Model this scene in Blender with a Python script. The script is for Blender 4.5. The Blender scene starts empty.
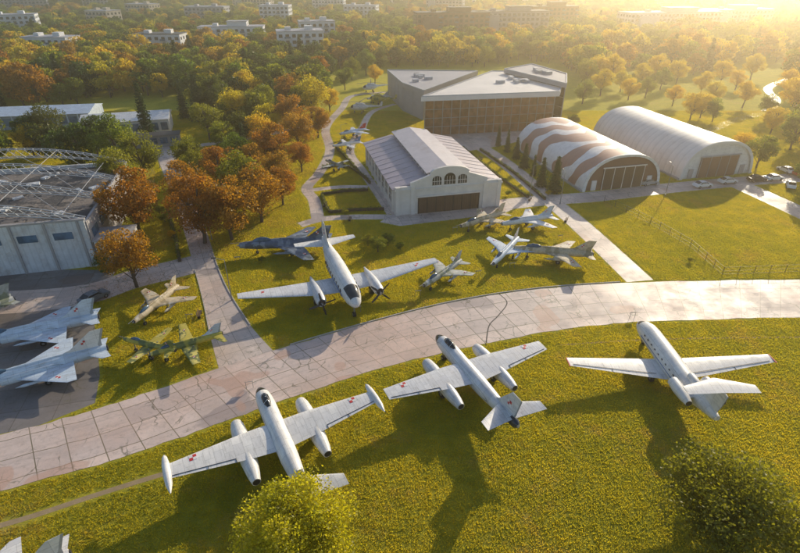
import bpy, math, random
import numpy as np
from mathutils import Vector, Matrix
random.seed(7)
RNG = np.random.default_rng(7)
H0, PT, FP = 43.0, math.radians(30.4), 521.0
SP, CP = math.sin(PT), math.cos(PT)
def G(u, v, z=0.0):
    """plan survey: reading on the aerial -> metres on the site (x,y,z)"""
    dx = (u-400)/FP; dy = (276.5-v)/FP
    t = (H0-z)/(SP-dy*CP)
    return Vector((t*dx, t*(CP+dy*SP), z))
sc = bpy.context.scene
COL = sc.collection

# ------------------------------------------------ materials
class NT:
    def __init__(s, name):
        s.m = bpy.data.materials.new(name); s.m.use_nodes = True
        s.t = s.m.node_tree; s.n = s.t.nodes; s.l = s.t.links
        s.n.clear(); s.out = s.n.new('ShaderNodeOutputMaterial')
    def new(s, typ, **k):
        x = s.n.new('ShaderNode'+typ)
        for a, b in k.items(): setattr(x, a, b)
        return x
    def set(s, sock, v):
        if isinstance(v, bpy.types.NodeSocket): s.l.new(v, sock)
        elif isinstance(v, (tuple, list)) and len(v) == 3 and sock.type == 'RGBA': sock.default_value = (*v, 1)
        else: sock.default_value = v
    def mix(s, f, a, b, blend='MIX'):
        x = s.new('Mix', data_type='RGBA', blend_type=blend)
        s.set(x.inputs[0], f); s.set(x.inputs[6], a); s.set(x.inputs[7], b)
        return x.outputs[2]
    def noise(s, vec, scale, detail=4, rough=.55):
        x = s.new('TexNoise'); x.inputs['Scale'].default_value = scale
        x.inputs['Detail'].default_value = detail; x.inputs['Roughness'].default_value = rough
        if vec is not None: s.l.new(vec, x.inputs['Vector'])
        return x.outputs[0]
    def rng(s, v, a, b, c=0, d=1):
        x = s.new('MapRange'); s.set(x.inputs[0], v)
        for i, q in enumerate((a, b, c, d)): x.inputs[i+1].default_value = q
        return x.outputs[0]
    def math(s, op, a, b=0.0):
        x = s.new('Math', operation=op); s.set(x.inputs[0], a); s.set(x.inputs[1], b); return x.outputs[0]
    def coord(s, which='Object'): return s.new('TexCoord').outputs[which]
    def pos(s): return s.new('NewGeometry').outputs['Position']
    def stretch(s, vec, sc_, loc=(0, 0, 0)):
        x = s.new('Mapping'); x.inputs['Scale'].default_value = sc_; x.inputs['Location'].default_value = loc; s.l.new(vec, x.inputs[0]); return x.outputs[0]
    def bump(s, h, st, dist=.05):
        x = s.new('Bump'); x.inputs['Strength'].default_value = st; x.inputs['Distance'].default_value = dist
        s.l.new(h, x.inputs['Height']); return x.outputs[0]
    def bsdf(s, col, rough=.6, metal=0, nrm=None, spec=None):
        b = s.new('BsdfPrincipled'); s.set(b.inputs['Base Color'], col); s.set(b.inputs['Roughness'], rough)
        b.inputs['Metallic'].default_value = metal
        if spec is not None: b.inputs['Specular IOR Level'].default_value = spec
        if nrm is not None: s.l.new(nrm, b.inputs['Normal'])
        s.l.new(b.outputs[0], s.out.inputs[0]); return s.m

def paint(name, col, rough=.38, dirt=.3, panel=1.3, metal=0):
    n = NT(name); c = n.coord()
    k = n.rng(n.noise(c, .9, 6, .65), .35, .75, 0, 1)
    col1 = n.mix(n.math('MULTIPLY', k, dirt), col, tuple(x*.45 for x in col))
    if panel:
        br = n.new('TexBrick'); n.l.new(c, br.inputs['Vector']); br.inputs['Scale'].default_value = 1
        br.inputs['Brick Width'].default_value = panel; br.inputs['Row Height'].default_value = panel*.7
        br.inputs['Mortar Size'].default_value = .012
        br.inputs['Color1'].default_value = (1, 1, 1, 1); br.inputs['Color2'].default_value = (.86, .86, .88, 1)
        br.inputs['Mortar'].default_value = (.5, .5, .5, 1)
        col1 = n.mix(1.0, col1, br.outputs[0], 'MULTIPLY')
        sk = n.rng(n.noise(n.stretch(c, (.35, 3, 3)), 1.6, 5, .7), .5, .72, 0, dirt*1.5)
        col1 = n.mix(sk, col1, (.2, .19, .17))
    return n.bsdf(col1, n.rng(k, 0, 1, rough, rough+.25), metal)
def camo(name, a, b, c3, rough=.6, sc_=.45):
    n = NT(name); c = n.coord()
    k1 = n.rng(n.noise(c, sc_, 2), .48, .52); k2 = n.rng(n.noise(c, sc_*1.7, 2), .56, .59)
    x = n.mix(k1, a, b); x = n.mix(k2, x, c3)
    d = n.rng(n.noise(c, 3, 5), .3, .8, .65, 1.05)
    cm = n.new('CombineColor'); [n.l.new(d, cm.inputs[i]) for i in range(3)]
    return n.bsdf(n.mix(1.0, x, cm.outputs[0], 'MULTIPLY'), rough)
def plain(name, col, rough=.7, metal=0, var=.25, scale=1.5, bump=0, spec=None):
    n = NT(name); c = n.coord()
    k = n.noise(c, scale, 6, .65)
    x = n.mix(n.rng(k, .3, .75, 0, var), col, tuple(q*.4 for q in col))
    nr = n.bump(n.noise(c, scale*8, 4), bump, .03) if bump else None
    return n.bsdf(x, rough, metal, nr, spec)
def glass(name, col=(.02, .025, .03), rough=.08):
    n = NT(name); return n.bsdf(n.mix(n.rng(n.noise(n.coord(), .6, 2), .4, .6), col, tuple(q*1.8+.01 for q in col)), rough)
def ribbed(name, col, step=.6, axis=0, rough=.5, var=.3, metal=0):
    n = NT(name); c = n.coord()
    w = n.new('TexWave', wave_type='BANDS', bands_direction='XYZ'[axis]); n.l.new(c, w.inputs['Vector'])
    w.inputs['Scale'].default_value = 1/step*.314*1.0; w.inputs['Distortion'].default_value = 0
    k = n.noise(c, .5, 6, .7)
    x = n.mix(n.rng(k, .35, .75, 0, var), col, tuple(q*.5 for q in col))
    x = n.mix(n.rng(n.noise(n.stretch(c, (.5, .5, .5)), .35, 7, .8), .5, .66, 0, var), x, (col[0]*.5, col[1]*.38, col[2]*.3))
    x = n.mix(n.rng(w.outputs[1], 0, .25, .25, 0), x, tuple(q*.4 for q in col))
    return n.bsdf(x, rough, metal, n.bump(w.outputs[1], .25, .05))
def slabs(name, c1, c2, mortar, w, h, msize, offset=0.0, stain=.5, rep_s=.55, crack=.8):
    n = NT(name); uv = n.coord('UV'); p = n.pos()
    nz = n.noise(p, .22, 3)
    br = n.new('TexBrick'); br.offset = offset; n.l.new(uv, br.inputs['Vector'])
    br.inputs['Scale'].default_value = 1; br.inputs['Brick Width'].default_value = w
    br.inputs['Row Height'].default_value = h; br.inputs['Mortar Size'].default_value = msize
    br.inputs['Mortar Smooth'].default_value = .3
    br.inputs['Color1'].default_value = (*c1, 1); br.inputs['Color2'].default_value = (*c2, 1)
    br.inputs['Mortar'].default_value = (*mortar, 1)
    x = br.outputs[0]
    b2 = n.new('TexBrick'); b2.offset = offset; n.l.new(uv, b2.inputs['Vector']); b2.inputs['Scale'].default_value = 1
    b2.inputs['Brick Width'].default_value = w*2; b2.inputs['Row Height'].default_value = h; b2.inputs['Mortar Size'].default_value = 0
    b2.inputs['Color1'].default_value = (1, 1, 1, 1); b2.inputs['Color2'].default_value = (.70, .72, .76, 1)
    x = n.mix(.85, x, b2.outputs[0], 'MULTIPLY')
    # broad tonal drift grey <-> pink-brown
    x = n.mix(n.rng(n.noise(n.stretch(p, (1, 1, 1), (31, 7, 0)), .05, 4, .6), .42, .6, 0, .55), x, (c1[0]*.80, c1[1]*.66, c1[2]*.58))
    st = n.rng(n.noise(p, .12, 8, .7), .42, .68)
    x = n.mix(n.math('MULTIPLY', st, stain), x, tuple(q*.42 for q in c1))
    tr = n.rng(n.noise(n.stretch(uv, (.06, 1.1, 1)), 1.0, 6, .65), .5, .72)
    x = n.mix(n.math('MULTIPLY', tr, stain*.8), x, tuple(q*.36 for q in c1))
    rep = n.rng(n.noise(p, .085, 3, .45), .61, .622)
    x = n.mix(n.math('MULTIPLY', rep, rep_s), x, (c2[0]*.38, c2[1]*.38, c2[2]*.42))
    rp2 = n.rng(n.noise(n.stretch(p, (1, 1, 1), (90, 40, 0)), .13, 2, .4), .63, .64)
    x = n.mix(n.math('MULTIPLY', rp2, rep_s), x, (c1[0]*.62, c1[1]*.46, c1[2]*.38))
    sp = n.rng(n.noise(p, 1.6, 7, .8), .52, .66)
    x = n.mix(n.math('MULTIPLY', sp, .5), x, tuple(q*.38 for q in c1))
    wd = n.math('MULTIPLY', n.rng(n.noise(p, .5, 8, .85), .62, .68), .6)
    x = n.mix(wd, x, (.15, .15, .03))
    vo = n.new('TexVoronoi', feature='DISTANCE_TO_EDGE'); vo.inputs['Scale'].default_value = .42
    wv = n.new('VectorMath', operation='ADD'); n.l.new(p, wv.inputs[0])
    nn = n.new('TexNoise'); nn.inputs['Scale'].default_value = .9; n.l.new(p, nn.inputs['Vector']); n.l.new(nn.outputs[1], wv.inputs[1])
    n.l.new(wv.outputs[0], vo.inputs['Vector'])
    cr = n.math('MULTIPLY', n.rng(vo.outputs[0], .0, .03, crack, 0), n.rng(nz, .48, .58))
    x = n.mix(cr, x, (.12, .11, .06))
    return n.bsdf(x, n.rng(st, 0, 1, .48, .7), 0, n.bump(n.noise(p, 9, 5), .25, .02))

M = {}
M['concrete'] = slabs('slab_concrete', (.88, .70, .60), (.72, .58, .51), (.17, .14, .06), 3.1, 3.1, .06, 0, .5)
M['path'] = slabs('path_concrete', (.80, .67, .58), (.68, .575, .52), (.2, .17, .11), 2.2, 2.2, .035, .0, .4)
M['asphalt'] = slabs('old_apron', (.30, .27, .25), (.24, .22, .21), (.10, .09, .06), 4, 4, .05, 0, .5)
M['white'] = paint('white_paint', (.86, .84, .80), .35, .3)
M['silver'] = paint('silver_paint', (.76, .76, .76), .33, .34, 1.1, .1)
M['pale'] = paint('pale_blue_paint', (.64, .74, .84), .45, .4)
M['blue'] = paint('blue_paint', (.10, .2, .42), .4, .3, 0)
M['red'] = paint('red_paint', (.55, .03, .03), .45, .2, 0)
M['navy'] = camo('navy_camouflage', (.12, .16, .23), (.26, .31, .38), (.08, .11, .15))
M['camo2'] = camo('tan_camouflage', (.70, .57, .38), (.46, .36, .21), (.68, .6, .46))
M['camo3'] = camo('grey_green_camouflage', (.52, .53, .48), (.30, .32, .22), (.62, .62, .58))
M['camo4'] = camo('olive_yellow_camouflage', (.58, .48, .08), (.2, .22, .07), (.72, .6, .16))
M['glass'] = glass('dark_glass')
M['bglass'] = glass('blue_glass', (.05, .1, .16), .12)
M['brownglass'] = glass('bronze_glass', (.16, .075, .035), .1)
M['dark'] = plain('dark_metal', (.05, .05, .055), .5, .3)
M['steel'] = plain('grey_steel', (.35, .35, .36), .4, .6)
M['galv'] = plain('galvanised_steel', (.5, .51, .53), .5, .1, .5)
M['tyre'] = plain('tyre_rubber', (.025, .025, .025), .85)
M['wall'] = plain('whitewashed_wall', (.84, .77, .70), .8, 0, .35, .5, .2)
M['oldwall'] = ribbed('old_pale_cladding', (.70, .72, .74), .9, 0, .6, .6)
M['roofp'] = ribbed('mauve_sheet_roof', (.46, .39, .43), .6, 1, .5, .4)
M['roofl'] = ribbed('pale_sheet_roof', (.60, .54, .55), .6, 1, .5, .4)
M['roofw'] = plain('white_membrane_roof', (.80, .74, .68), .6, 0, .4, .12)
M['roofg'] = plain('grey_roof', (.42, .40, .41), .6, 0, .4, .12)
M['roofd'] = plain('dark_roof', (.10, .095, .09), .7, 0, .4, .2)
M['door'] = ribbed('brown_door', (.13, .08, .05), .5, 0, .6)
M['stone'] = plain('grey_stone', (.40, .38, .38), .7, 0, .3, .3, .2)
M['render_w'] = plain('white_render', (.78, .75, .71), .8, 0, .25, .2)
M['render_y'] = plain('cream_render', (.62, .5, .36), .8, 0, .25, .2)
M['brick'] = plain('brown_brick', (.24, .13, .09), .85, 0, .3, .5)
M['bark'] = plain('bark', (.11, .08, .06), .9, 0, .5, 4, .6)
M['kerb'] = plain('kerb_stone', (.5, .45, .4), .8, 0, .3, 2)
M['dirt'] = plain('bare_soil', (.38, .28, .16), .95, 0, .5, .8, .5)
M['tar'] = plain('tar_seam', (.06, .05, .045), .8, 0, .5, .8)
M['line'] = plain('line_paint', (.7, .7, .66), .6, 0, .5, 2)
M['litter'] = plain('leaf_litter', (.46, .23, .04), .9, 0, .8, 1.5)
def ruin_roof():
    n = NT('torn_dark_roof'); c = n.coord()
    k = n.rng(n.noise(c, .16, 5, .7), .5, .53); x = n.mix(k, (.07, .065, .065), (.2, .17, .15))
    x = n.mix(n.rng(n.noise(c, .35, 4, .7), .6, .62), x, (.02, .02, .02))
    return n.bsdf(x, .8, 0, n.bump(n.noise(c, 1.5, 5), .6, .2))
M['ruin'] = ruin_roof()
def hangar_skin():
    n = NT('striped_hangar_fabric'); c = n.coord()
    se = n.new('SeparateXYZ'); n.l.new(c, se.inputs[0])
    nz = n.noise(c, .11, 1)
    sx = n.math('ABSOLUTE', n.math('SUBTRACT', se.outputs[0], 9.9))
    q = n.math('ADD', n.math('SUBTRACT', se.outputs[1], n.math('MULTIPLY', sx, .55)), n.math('MULTIPLY', nz, 13.0))
    m = n.math('FRACT', n.math('MULTIPLY', q, 1/8.2))
    k = n.math('MULTIPLY', n.rng(m, .40, .42), n.rng(m, .975, .995, 1, 0))
    x = n.mix(k, (.84, .79, .75), (.42, .21, .15))
    x = n.mix(n.rng(n.noise(c, 1, 5), .4, .8, 0, .3), x, (.25, .2, .17))
    w = n.new('TexWave', wave_type='BANDS', bands_direction='Y'); n.l.new(c, w.inputs['Vector']); w.inputs['Scale'].default_value = .2
    return n.bsdf(x, .5, 0, n.bump(w.outputs[1], .15, .1))
M['stripe'] = hangar_skin()
M['hgrey'] = ribbed('pale_hangar_fabric', (.76, .72, .67), 2.0, 1, .55, .25)

def foliage(name, ca, cb, cc, tr=.5, tc=(2.2, 2.0, .7)):
    n = NT(name)
    at = n.new('Attribute'); at.attribute_name = 'tint'
    oi = n.new('ObjectInfo')
    x = n.mix(at.outputs['Fac'], ca, cb)
    x = n.mix(n.rng(oi.outputs['Random'], 0, 1, 0, .75), x, cc)
    d = n.new('BsdfDiffuse'); t = n.new('BsdfTranslucent'); g = n.new('BsdfGlossy'); g.inputs['Roughness'].default_value = .45
    n.l.new(x, d.inputs[0])
    y = n.mix(1.0, x, tc, 'MULTIPLY'); n.l.new(y, t.inputs[0])
    g.inputs[0].default_value = (.6, .6, .5, 1)
    m1 = n.new('MixShader'); m1.inputs[0].default_value = tr
    n.l.new(d.outputs[0], m1.inputs[1]); n.l.new(t.outputs[0], m1.inputs[2])
    m2 = n.new('MixShader'); m2.inputs[0].default_value = .04
    n.l.new(m1.outputs[0], m2.inputs[1]); n.l.new(g.outputs[0], m2.inputs[2])
    n.l.new(m2.outputs[0], n.out.inputs[0]); return n.m
M['lgreen'] = foliage('green_leaves', (.045, .09, .015), (.16, .21, .03), (.20, .19, .025), .55)
M['ldark'] = foliage('dark_green_leaves', (.025, .06, .02), (.065, .11, .025), (.10, .10, .025), .5)
M['lyellow'] = foliage('yellow_green_leaves', (.26, .25, .02), (.42, .36, .03), (.48, .31, .03), .6)
M['lbirch'] = foliage('birch_leaves', (.19, .23, .02), (.42, .40, .03), (.38, .35, .03), .6)
M['lorange'] = foliage('autumn_leaves', (.18, .085, .018), (.42, .20, .025), (.26, .18, .025), .55, (2.1, 1.8, .7))
M['lconif'] = foliage('conifer_needles', (.02, .05, .022), (.045, .09, .03), (.04, .06, .025), .25)
M['lhedge'] = foliage('hedge_leaves', (.04, .08, .015), (.12, .16, .03), (.1, .13, .02), .45)

def grass_mat(name, blades):
    n = NT(name); p = n.pos()
    a = n.rng(n.noise(p, .045, 4, .6), .35, .65); b = n.rng(n.noise(p, .33, 5, .65), .38, .62)
    c = n.rng(n.noise(p, 3.0 if not blades else 1.6, 4, .7), .35, .7)
    x = n.mix(a, (.31, .30, .022), (.48, .40, .03))
    x = n.mix(n.math('MULTIPLY', b, .6), x, (.15, .19, .018))
    x = n.mix(n.math('MULTIPLY', c, .35), x, (.44, .34, .05))
    bare = n.rng(n.noise(p, .12, 6, .78), .53, .65)
    x = n.mix(n.math('MULTIPLY', bare, .65), x, (.42, .29, .10))
    if blades:
        at = n.new('Attribute'); at.attribute_name = 'tint'
        x = n.mix(n.rng(at.outputs['Fac'], 0, 1, 0, .5), x, (.48, .41, .06))
        d = n.new('BsdfDiffuse'); t = n.new('BsdfTranslucent')
        n.l.new(x, d.inputs[0]); n.l.new(n.mix(1.0, x, (2.0, 1.85, .8), 'MULTIPLY'), t.inputs[0])
        m1 = n.new('MixShader'); m1.inputs[0].default_value = .6
        n.l.new(d.outputs[0], m1.inputs[1]); n.l.new(t.outputs[0], m1.inputs[2])
        n.l.new(m1.outputs[0], n.out.inputs[0]); return n.m
    nr = n.bump(n.noise(p, 2.5, 8, .8), .9, .35)
    n.bsdf(x, .9, 0, nr, .1)
    bs = [q for q in n.n if q.type == 'BSDF_PRINCIPLED'][0]
    bs.inputs['Sheen Weight'].default_value = .7; bs.inputs['Sheen Roughness'].default_value = .5
    bs.inputs['Sheen Tint'].default_value = (.9, .8, .12, 1)
    return n.m
M['ground'] = grass_mat('grass_ground', False)
M['blades'] = grass_mat('grass_blades', True)

# ------------------------------------------------ mesh helpers
class MB:
    def __init__(s): s.v = []; s.f = []; s.mi = []; s.uv = {}
    def add(s, vs, fs, m=0):
        o = len(s.v); s.v += [tuple(q) for q in vs]
        for f in fs: s.f.append(tuple(i+o for i in f)); s.mi.append(m)
    def box(s, c, d, m=0, rot=0, taper=1):
        x, y, z = d[0]/2, d[1]/2, d[2]/2; ca, sa = math.cos(rot), math.sin(rot); vs = []
        for zz, k in ((-z, 1), (z, taper)):
            for xx, yy in ((-x, -y), (x, -y), (x, y), (-x, y)):
                xx *= k; yy *= k
                vs.append((c[0]+xx*ca-yy*sa, c[1]+xx*sa+yy*ca, c[2]+zz))
        s.add(vs, [(3, 2, 1, 0), (4, 5, 6, 7), (0, 1, 5, 4), (1, 2, 6, 5), (2, 3, 7, 6), (3, 0, 4, 7)], m)
    def tube(s, p0, p1, r0, r1=None, n=8, m=0):
        r1 = r0 if r1 is None else r1
        p0, p1 = Vector(p0), Vector(p1); d = (p1-p0).normalized()
        a = d.orthogonal().normalized(); b = d.cross(a); vs = []
        for p, r in ((p0, r0), (p1, r1)):
            for i in range(n):
                t = 2*math.pi*i/n; vs.append(p+a*math.cos(t)*r+b*math.sin(t)*r)
        fs = [(i, (i+1) % n, n+(i+1) % n, n+i) for i in range(n)]
        fs += [tuple(range(n-1, -1, -1)), tuple(range(n, 2*n))]
        s.add(vs, fs, m)
    def loft(s, secs, n=20, m=0, fm=None):
        """secs: (x, ry, rz, zc[, yc]); fm(x, ang)->mat"""
        vs = []
        for q in secs:
            yc = q[4] if len(q) > 4 else 0
            for i in range(n):
                t = 2*math.pi*i/n
                vs.append((q[0], yc+q[1]*math.cos(t), q[3]+q[2]*math.sin(t)))
        o = len(s.v); s.v += vs
        for j in range(len(secs)-1):
            for i in range(n):
                k = (i+1) % n
                s.f.append((o+j*n+i, o+j*n+k, o+(j+1)*n+k, o+(j+1)*n+i))
                mm = m
                if fm:
                    r = fm((secs[j][0]+secs[j+1][0])/2, (i+.5)/n*360)
                    if r is not None: mm = r
                s.mi.append(mm)
        s.f.append(tuple(o+i for i in range(n))); s.mi.append(m)
        s.f.append(tuple(o+(len(secs)-1)*n+i for i in range(n-1, -1, -1))); s.mi.append(m)
    def foil(s, st, m=0, vertical=False, mirror=True, fm=None):
        """st: (xle, span, height, chord, thick)"""
        prof = [(0, 0), (.03, .45), (.12, .85), (.3, 1), (.55, .8), (.8, .4), (1, .03), (1, -.03), (.8, -.25), (.55, -.45), (.3, -.5), (.12, -.45), (.03, -.25)]
        n = len(prof)
        for sg in ((1, -1) if mirror else (1,)):
            vs = []
            for (xl, sp, h, ch, th) in st:
                for (a, b) in prof:
                    x = xl-a*ch; o = b*th*.5
                    vs.append((x, h+o*.8, sp) if vertical else (x, sg*sp, h+o))
            o = len(s.v); s.v += vs
            for j in range(len(st)-1):
                for i in range(n):
                    k = (i+1) % n
                    s.f.append((o+j*n+i, o+j*n+k, o+(j+1)*n+k, o+(j+1)*n+i)); s.mi.append(fm(j, i) if fm else m)
            s.f.append(tuple(o+i for i in range(n))); s.mi.append(m)
            s.f.append(tuple(o+(len(st)-1)*n+i for i in range(n))); s.mi.append(m)
    def prism(s, poly, z0, z1, m=0, mt=None):
        n = len(poly); z1s = z1 if isinstance(z1, (list, tuple)) else [z1]*n
        vs = [(p[0], p[1], z0) for p in poly]+[(p[0], p[1], z1s[i]) for i, p in enumerate(poly)]
        s.add(vs, [(i, (i+1) % n, n+(i+1) % n, n+i) for i in range(n)]+[tuple(range(n-1, -1, -1))], m)
        s.add(vs[n:], [tuple(range(n))], m if mt is None else mt)
    def build(s, name, mats, parent=None, smooth=False, loc=None, rot=0):
        me = bpy.data.meshes.new(name); me.from_pydata(s.v, [], s.f)
        for q in mats: me.materials.append(M[q] if isinstance(q, str) else q)
        me.polygons.foreach_set('material_index', s.mi)
        if smooth: me.polygons.foreach_set('use_smooth', [True]*len(me.polygons))
        me.update()
        import bmesh
        bm = bmesh.new(); bm.from_mesh(me); bmesh.ops.recalc_face_normals(bm, faces=bm.faces); bm.to_mesh(me); bm.free()
        if smooth:
            try: me.set_sharp_from_angle(angle=math.radians(40))
            except Exception: pass
        ob = bpy.data.objects.new(name, me); COL.objects.link(ob)
        if parent: ob.parent = parent
        if loc is not None: ob.location = loc
        ob.rotation_euler[2] = rot
        return ob
def empty(name, loc=(0, 0, 0), rot=0):
    e = bpy.data.objects.new(name, None); e.location = loc; e.rotation_euler[2] = rot; e.empty_display_size = .5
    COL.objects.link(e); return e

# ------------------------------------------------ ground, roads
PAVED = []
def cat(pts, k=6):
    out = []; n = len(pts)
    for i in range(n-1):
        p0, p1, p2, p3 = pts[max(i-1, 0)], pts[i], pts[i+1], pts[min(i+2, n-1)]
        for j in range(k):
            t = j/k
            out.append(.5*((2*p1)+(p2-p0)*t+(2*p0-5*p1+4*p2-p3)*t*t+(3*p1-p0-3*p2+p3)*t**3))
    out.append(pts[-1]); return out
def ribbon(name, A, B, mat, z, pave=True, world=False, jag=0.0):
    A = [Vector(G(*p)) if not world else Vector(p) for p in A]; B = [Vector(G(*p)) if not world else Vector(p) for p in B]
    A, B = cat(A), cat(B)
    if jag:
        A = [p+Vector((random.uniform(-jag, jag), random.uniform(-jag, jag), 0)) for p in A]
        B = [p+Vector((random.uniform(-jag, jag), random.uniform(-jag, jag), 0)) for p in B]
    K = 4; vs = []; fs = []; uv = []; L = 0; n = len(A)
    for i in range(n):
        if i: L += ((A[i]+B[i])/2-(A[i-1]+B[i-1])/2).length
        w = (A[i]-B[i]).length
        for k in range(K+1):
            p = B[i].lerp(A[i], k/K); vs.append((p.x, p.y, z)); uv.append((L, w*(k/K-.5)))
    for i in range(n-1):
        for k in range(K):
            a = i*(K+1)+k; fs.append((a, a+1, a+K+2, a+K+1))
    me = bpy.data.meshes.new(name); me.from_pydata(vs, [], fs); me.materials.append(M[mat])
    ul = me.uv_layers.new(name='UVMap')
    for l in me.loops: ul.data[l.index].uv = uv[l.vertex_index]
    if me.polygons[0].normal.z < 0: me.flip_normals()
    ob = bpy.data.objects.new(name, me); COL.objects.link(ob)
    if pave: PAVED.append(np.array([(p.x, p.y) for p in A]+[(p.x, p.y) for p in reversed(B)]))
    return ob
def path(name, pts, w, mat, z, pave=True):
    P = [Vector(G(*p)) for p in pts]; A = []; B = []
    for i, p in enumerate(P):
        d = (P[min(i+1, len(P)-1)]-P[max(i-1, 0)]).normalized(); nrm = Vector((-d.y, d.x, 0))
        A.append(p+nrm*w/2); B.append(p-nrm*w/2)
    return ribbon(name, A, B, mat, z, pave, True)
def pad(name, px, mat, z, pave=True, world=False, rot=13.3):
    P = [Vector(G(*p)) if not world else Vector((*p, 0)) for p in px]
    me = bpy.data.meshes.new(name); me.from_pydata([(p.x, p.y, z) for p in P], [], [tuple(range(len(P)))])
    me.materials.append(M[mat]); ul = me.uv_layers.new(name='UVMap'); a = math.radians(rot)
    for l in me.loops:
        p = P[l.vertex_index]; ul.data[l.index].uv = (p.x*math.cos(a)+p.y*math.sin(a), -p.x*math.sin(a)+p.y*math.cos(a))
    if me.polygons[0].normal.z < 0: me.flip_normals()
    ob = bpy.data.objects.new(name, me); COL.objects.link(ob)
    if pave: PAVED.append(np.array([(p.x, p.y) for p in P]))
    return ob

g = MB(); S = 6000
g.add([(-S, -600, 0), (S, -600, 0), (S, 2*S, 0), (-S, 2*S, 0)], [(0, 1, 2, 3)]); g.build('ground', ['ground'])

up = [(860, 279), (760, 280), (690, 281), (620, 283), (560, 287), (500, 294), (440, 305), (380, 320), (320, 337), (262, 354), (205, 373), (150, 392), (100, 408), (40, 425), (-60, 450)]
lo = [(860, 316), (760, 318), (700, 320), (640, 322), (590, 326), (540, 333), (480, 345), (425, 357), (365, 373), (305, 393), (245, 414), (185, 436), (120, 458), (50, 478), (-60, 508)]
ribbon('taxiway', up, lo, 'concrete', .020, jag=.12)
ribbon('road', [(222, 380), (210, 335), (203, 300), (195, 270), (186, 238), (176, 205), (165, 178), (158, 160), (150, 142)],
       [(280, 358), (250, 325), (229, 292), (217, 265), (207, 234), (196, 203), (185, 176), (176, 158), (166, 141)], 'path', .012)
path('side_road', [(203, 262), (170, 270), (130, 280), (95, 292), (40, 300), (-60, 305)], 6.5, 'path', .008)
pad('apron_pavement', [(-80, 268), (98, 270), (120, 262), (105, 292), (92, 305), (97, 345), (100, 375), (95, 403), (40, 425), (-90, 455)], 'asphalt', .004)
path('park_path', [(470, 140), (505, 163), (540, 192), (580, 225), (640, 281)], 4.6, 'path', .012)
path('hangar_road', [(500, 205), (545, 200), (590, 197), (660, 189), (700, 185), (745, 181), (790, 178), (860, 172)], 5.5, 'path', .008)
path('exit_road', [(738, 184), (765, 196), (800, 212), (850, 235)], 6.0, 'path', .010)
pad('forecourt_pavement', [(392, 214), (500, 204), (520, 206), (505, 213), (400, 226), (380, 222)], 'path', .006)
pad('museum_forecourt_pavement', [(425, 134), (550, 118), (565, 130), (500, 146), (462, 152), (440, 144)], 'path', .006)
path('park_path', [(300, 225), (322, 219), (355, 217), (392, 217)], 2.4, 'path', .013)
path('park_path', [(318, 219), (314, 200), (307, 188), (320, 172), (330, 150), (326, 128), (342, 108), (352, 96), (385, 92)], 2.6, 'path', .014)
path('park_path', [(392, 214), (376, 190), (362, 170), (350, 150), (362, 128), (372, 112), (395, 104)], 2.2, 'path', .015)
path('park_path', [(312, 190), (340, 187), (368, 187)], 2.0, 'path', .016)
path('park_path', [(158, 158), (190, 147), (240, 140), (300, 128), (328, 126)], 3.2, 'path', .016)
path('park_path', [(700, 135), (735, 120), (765, 112), (776, 100), (768, 88), (790, 78)], 3.2, 'path', .006, False)
path('tar_seam', [(499, 294), (507, 303), (498, 316), (489, 326), (486, 345)], .16, 'tar', .026, False)
path('dirt_track', [(-60, 541), (20, 520), (90, 497), (150, 478), (215, 459)], .6, 'dirt', .006)
path('dirt_track', [(560, 345), (640, 340), (720, 338), (830, 337)], .35, 'dirt', .006, False)
pad('planting_bed', [(118, 165), (150, 152), (156, 175), (150, 215), (120, 215)], 'dirt', .004, False)
def kerb(pts, off=0):
    P = cat([Vector(G(*p)) for p in pts], 3); b = MB()
    for i in range(len(P)-1):
        d = P[i+1]-P[i]; c = (P[i]+P[i+1])/2
        b.box((c.x, c.y, .05), (d.length-.02, .16, .14), 0, math.atan2(d.y, d.x))
    b.build('kerb', ['kerb'])
kerb([(210, 335), (203, 300), (195, 270)])
kerb([(250, 325), (229, 292), (217, 265), (207, 234), (196, 203), (185, 176)])
kerb([(620, 282), (560, 286), (500, 293), (440, 304), (380, 319), (320, 336), (290, 345)])

# ------------------------------------------------ buildings
ANG = math.radians(13.3)
def fr(name, loc, ang=ANG): return empty(name, (loc[0], loc[1], 0), ang)
BLD = []
def foot(e, x0, y0, x1, y1):
    c, s_ = math.cos(e.rotation_euler[2]), math.sin(e.rotation_euler[2]); o = e.location
    poly = [(o.x+x*c-y*s_, o.y+x*s_+y*c) for x, y in ((x0, y0), (x1, y0), (x1, y1), (x0, y1))]
    PAVED.append(np.array(poly)); BLD.append(np.array(poly))

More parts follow.
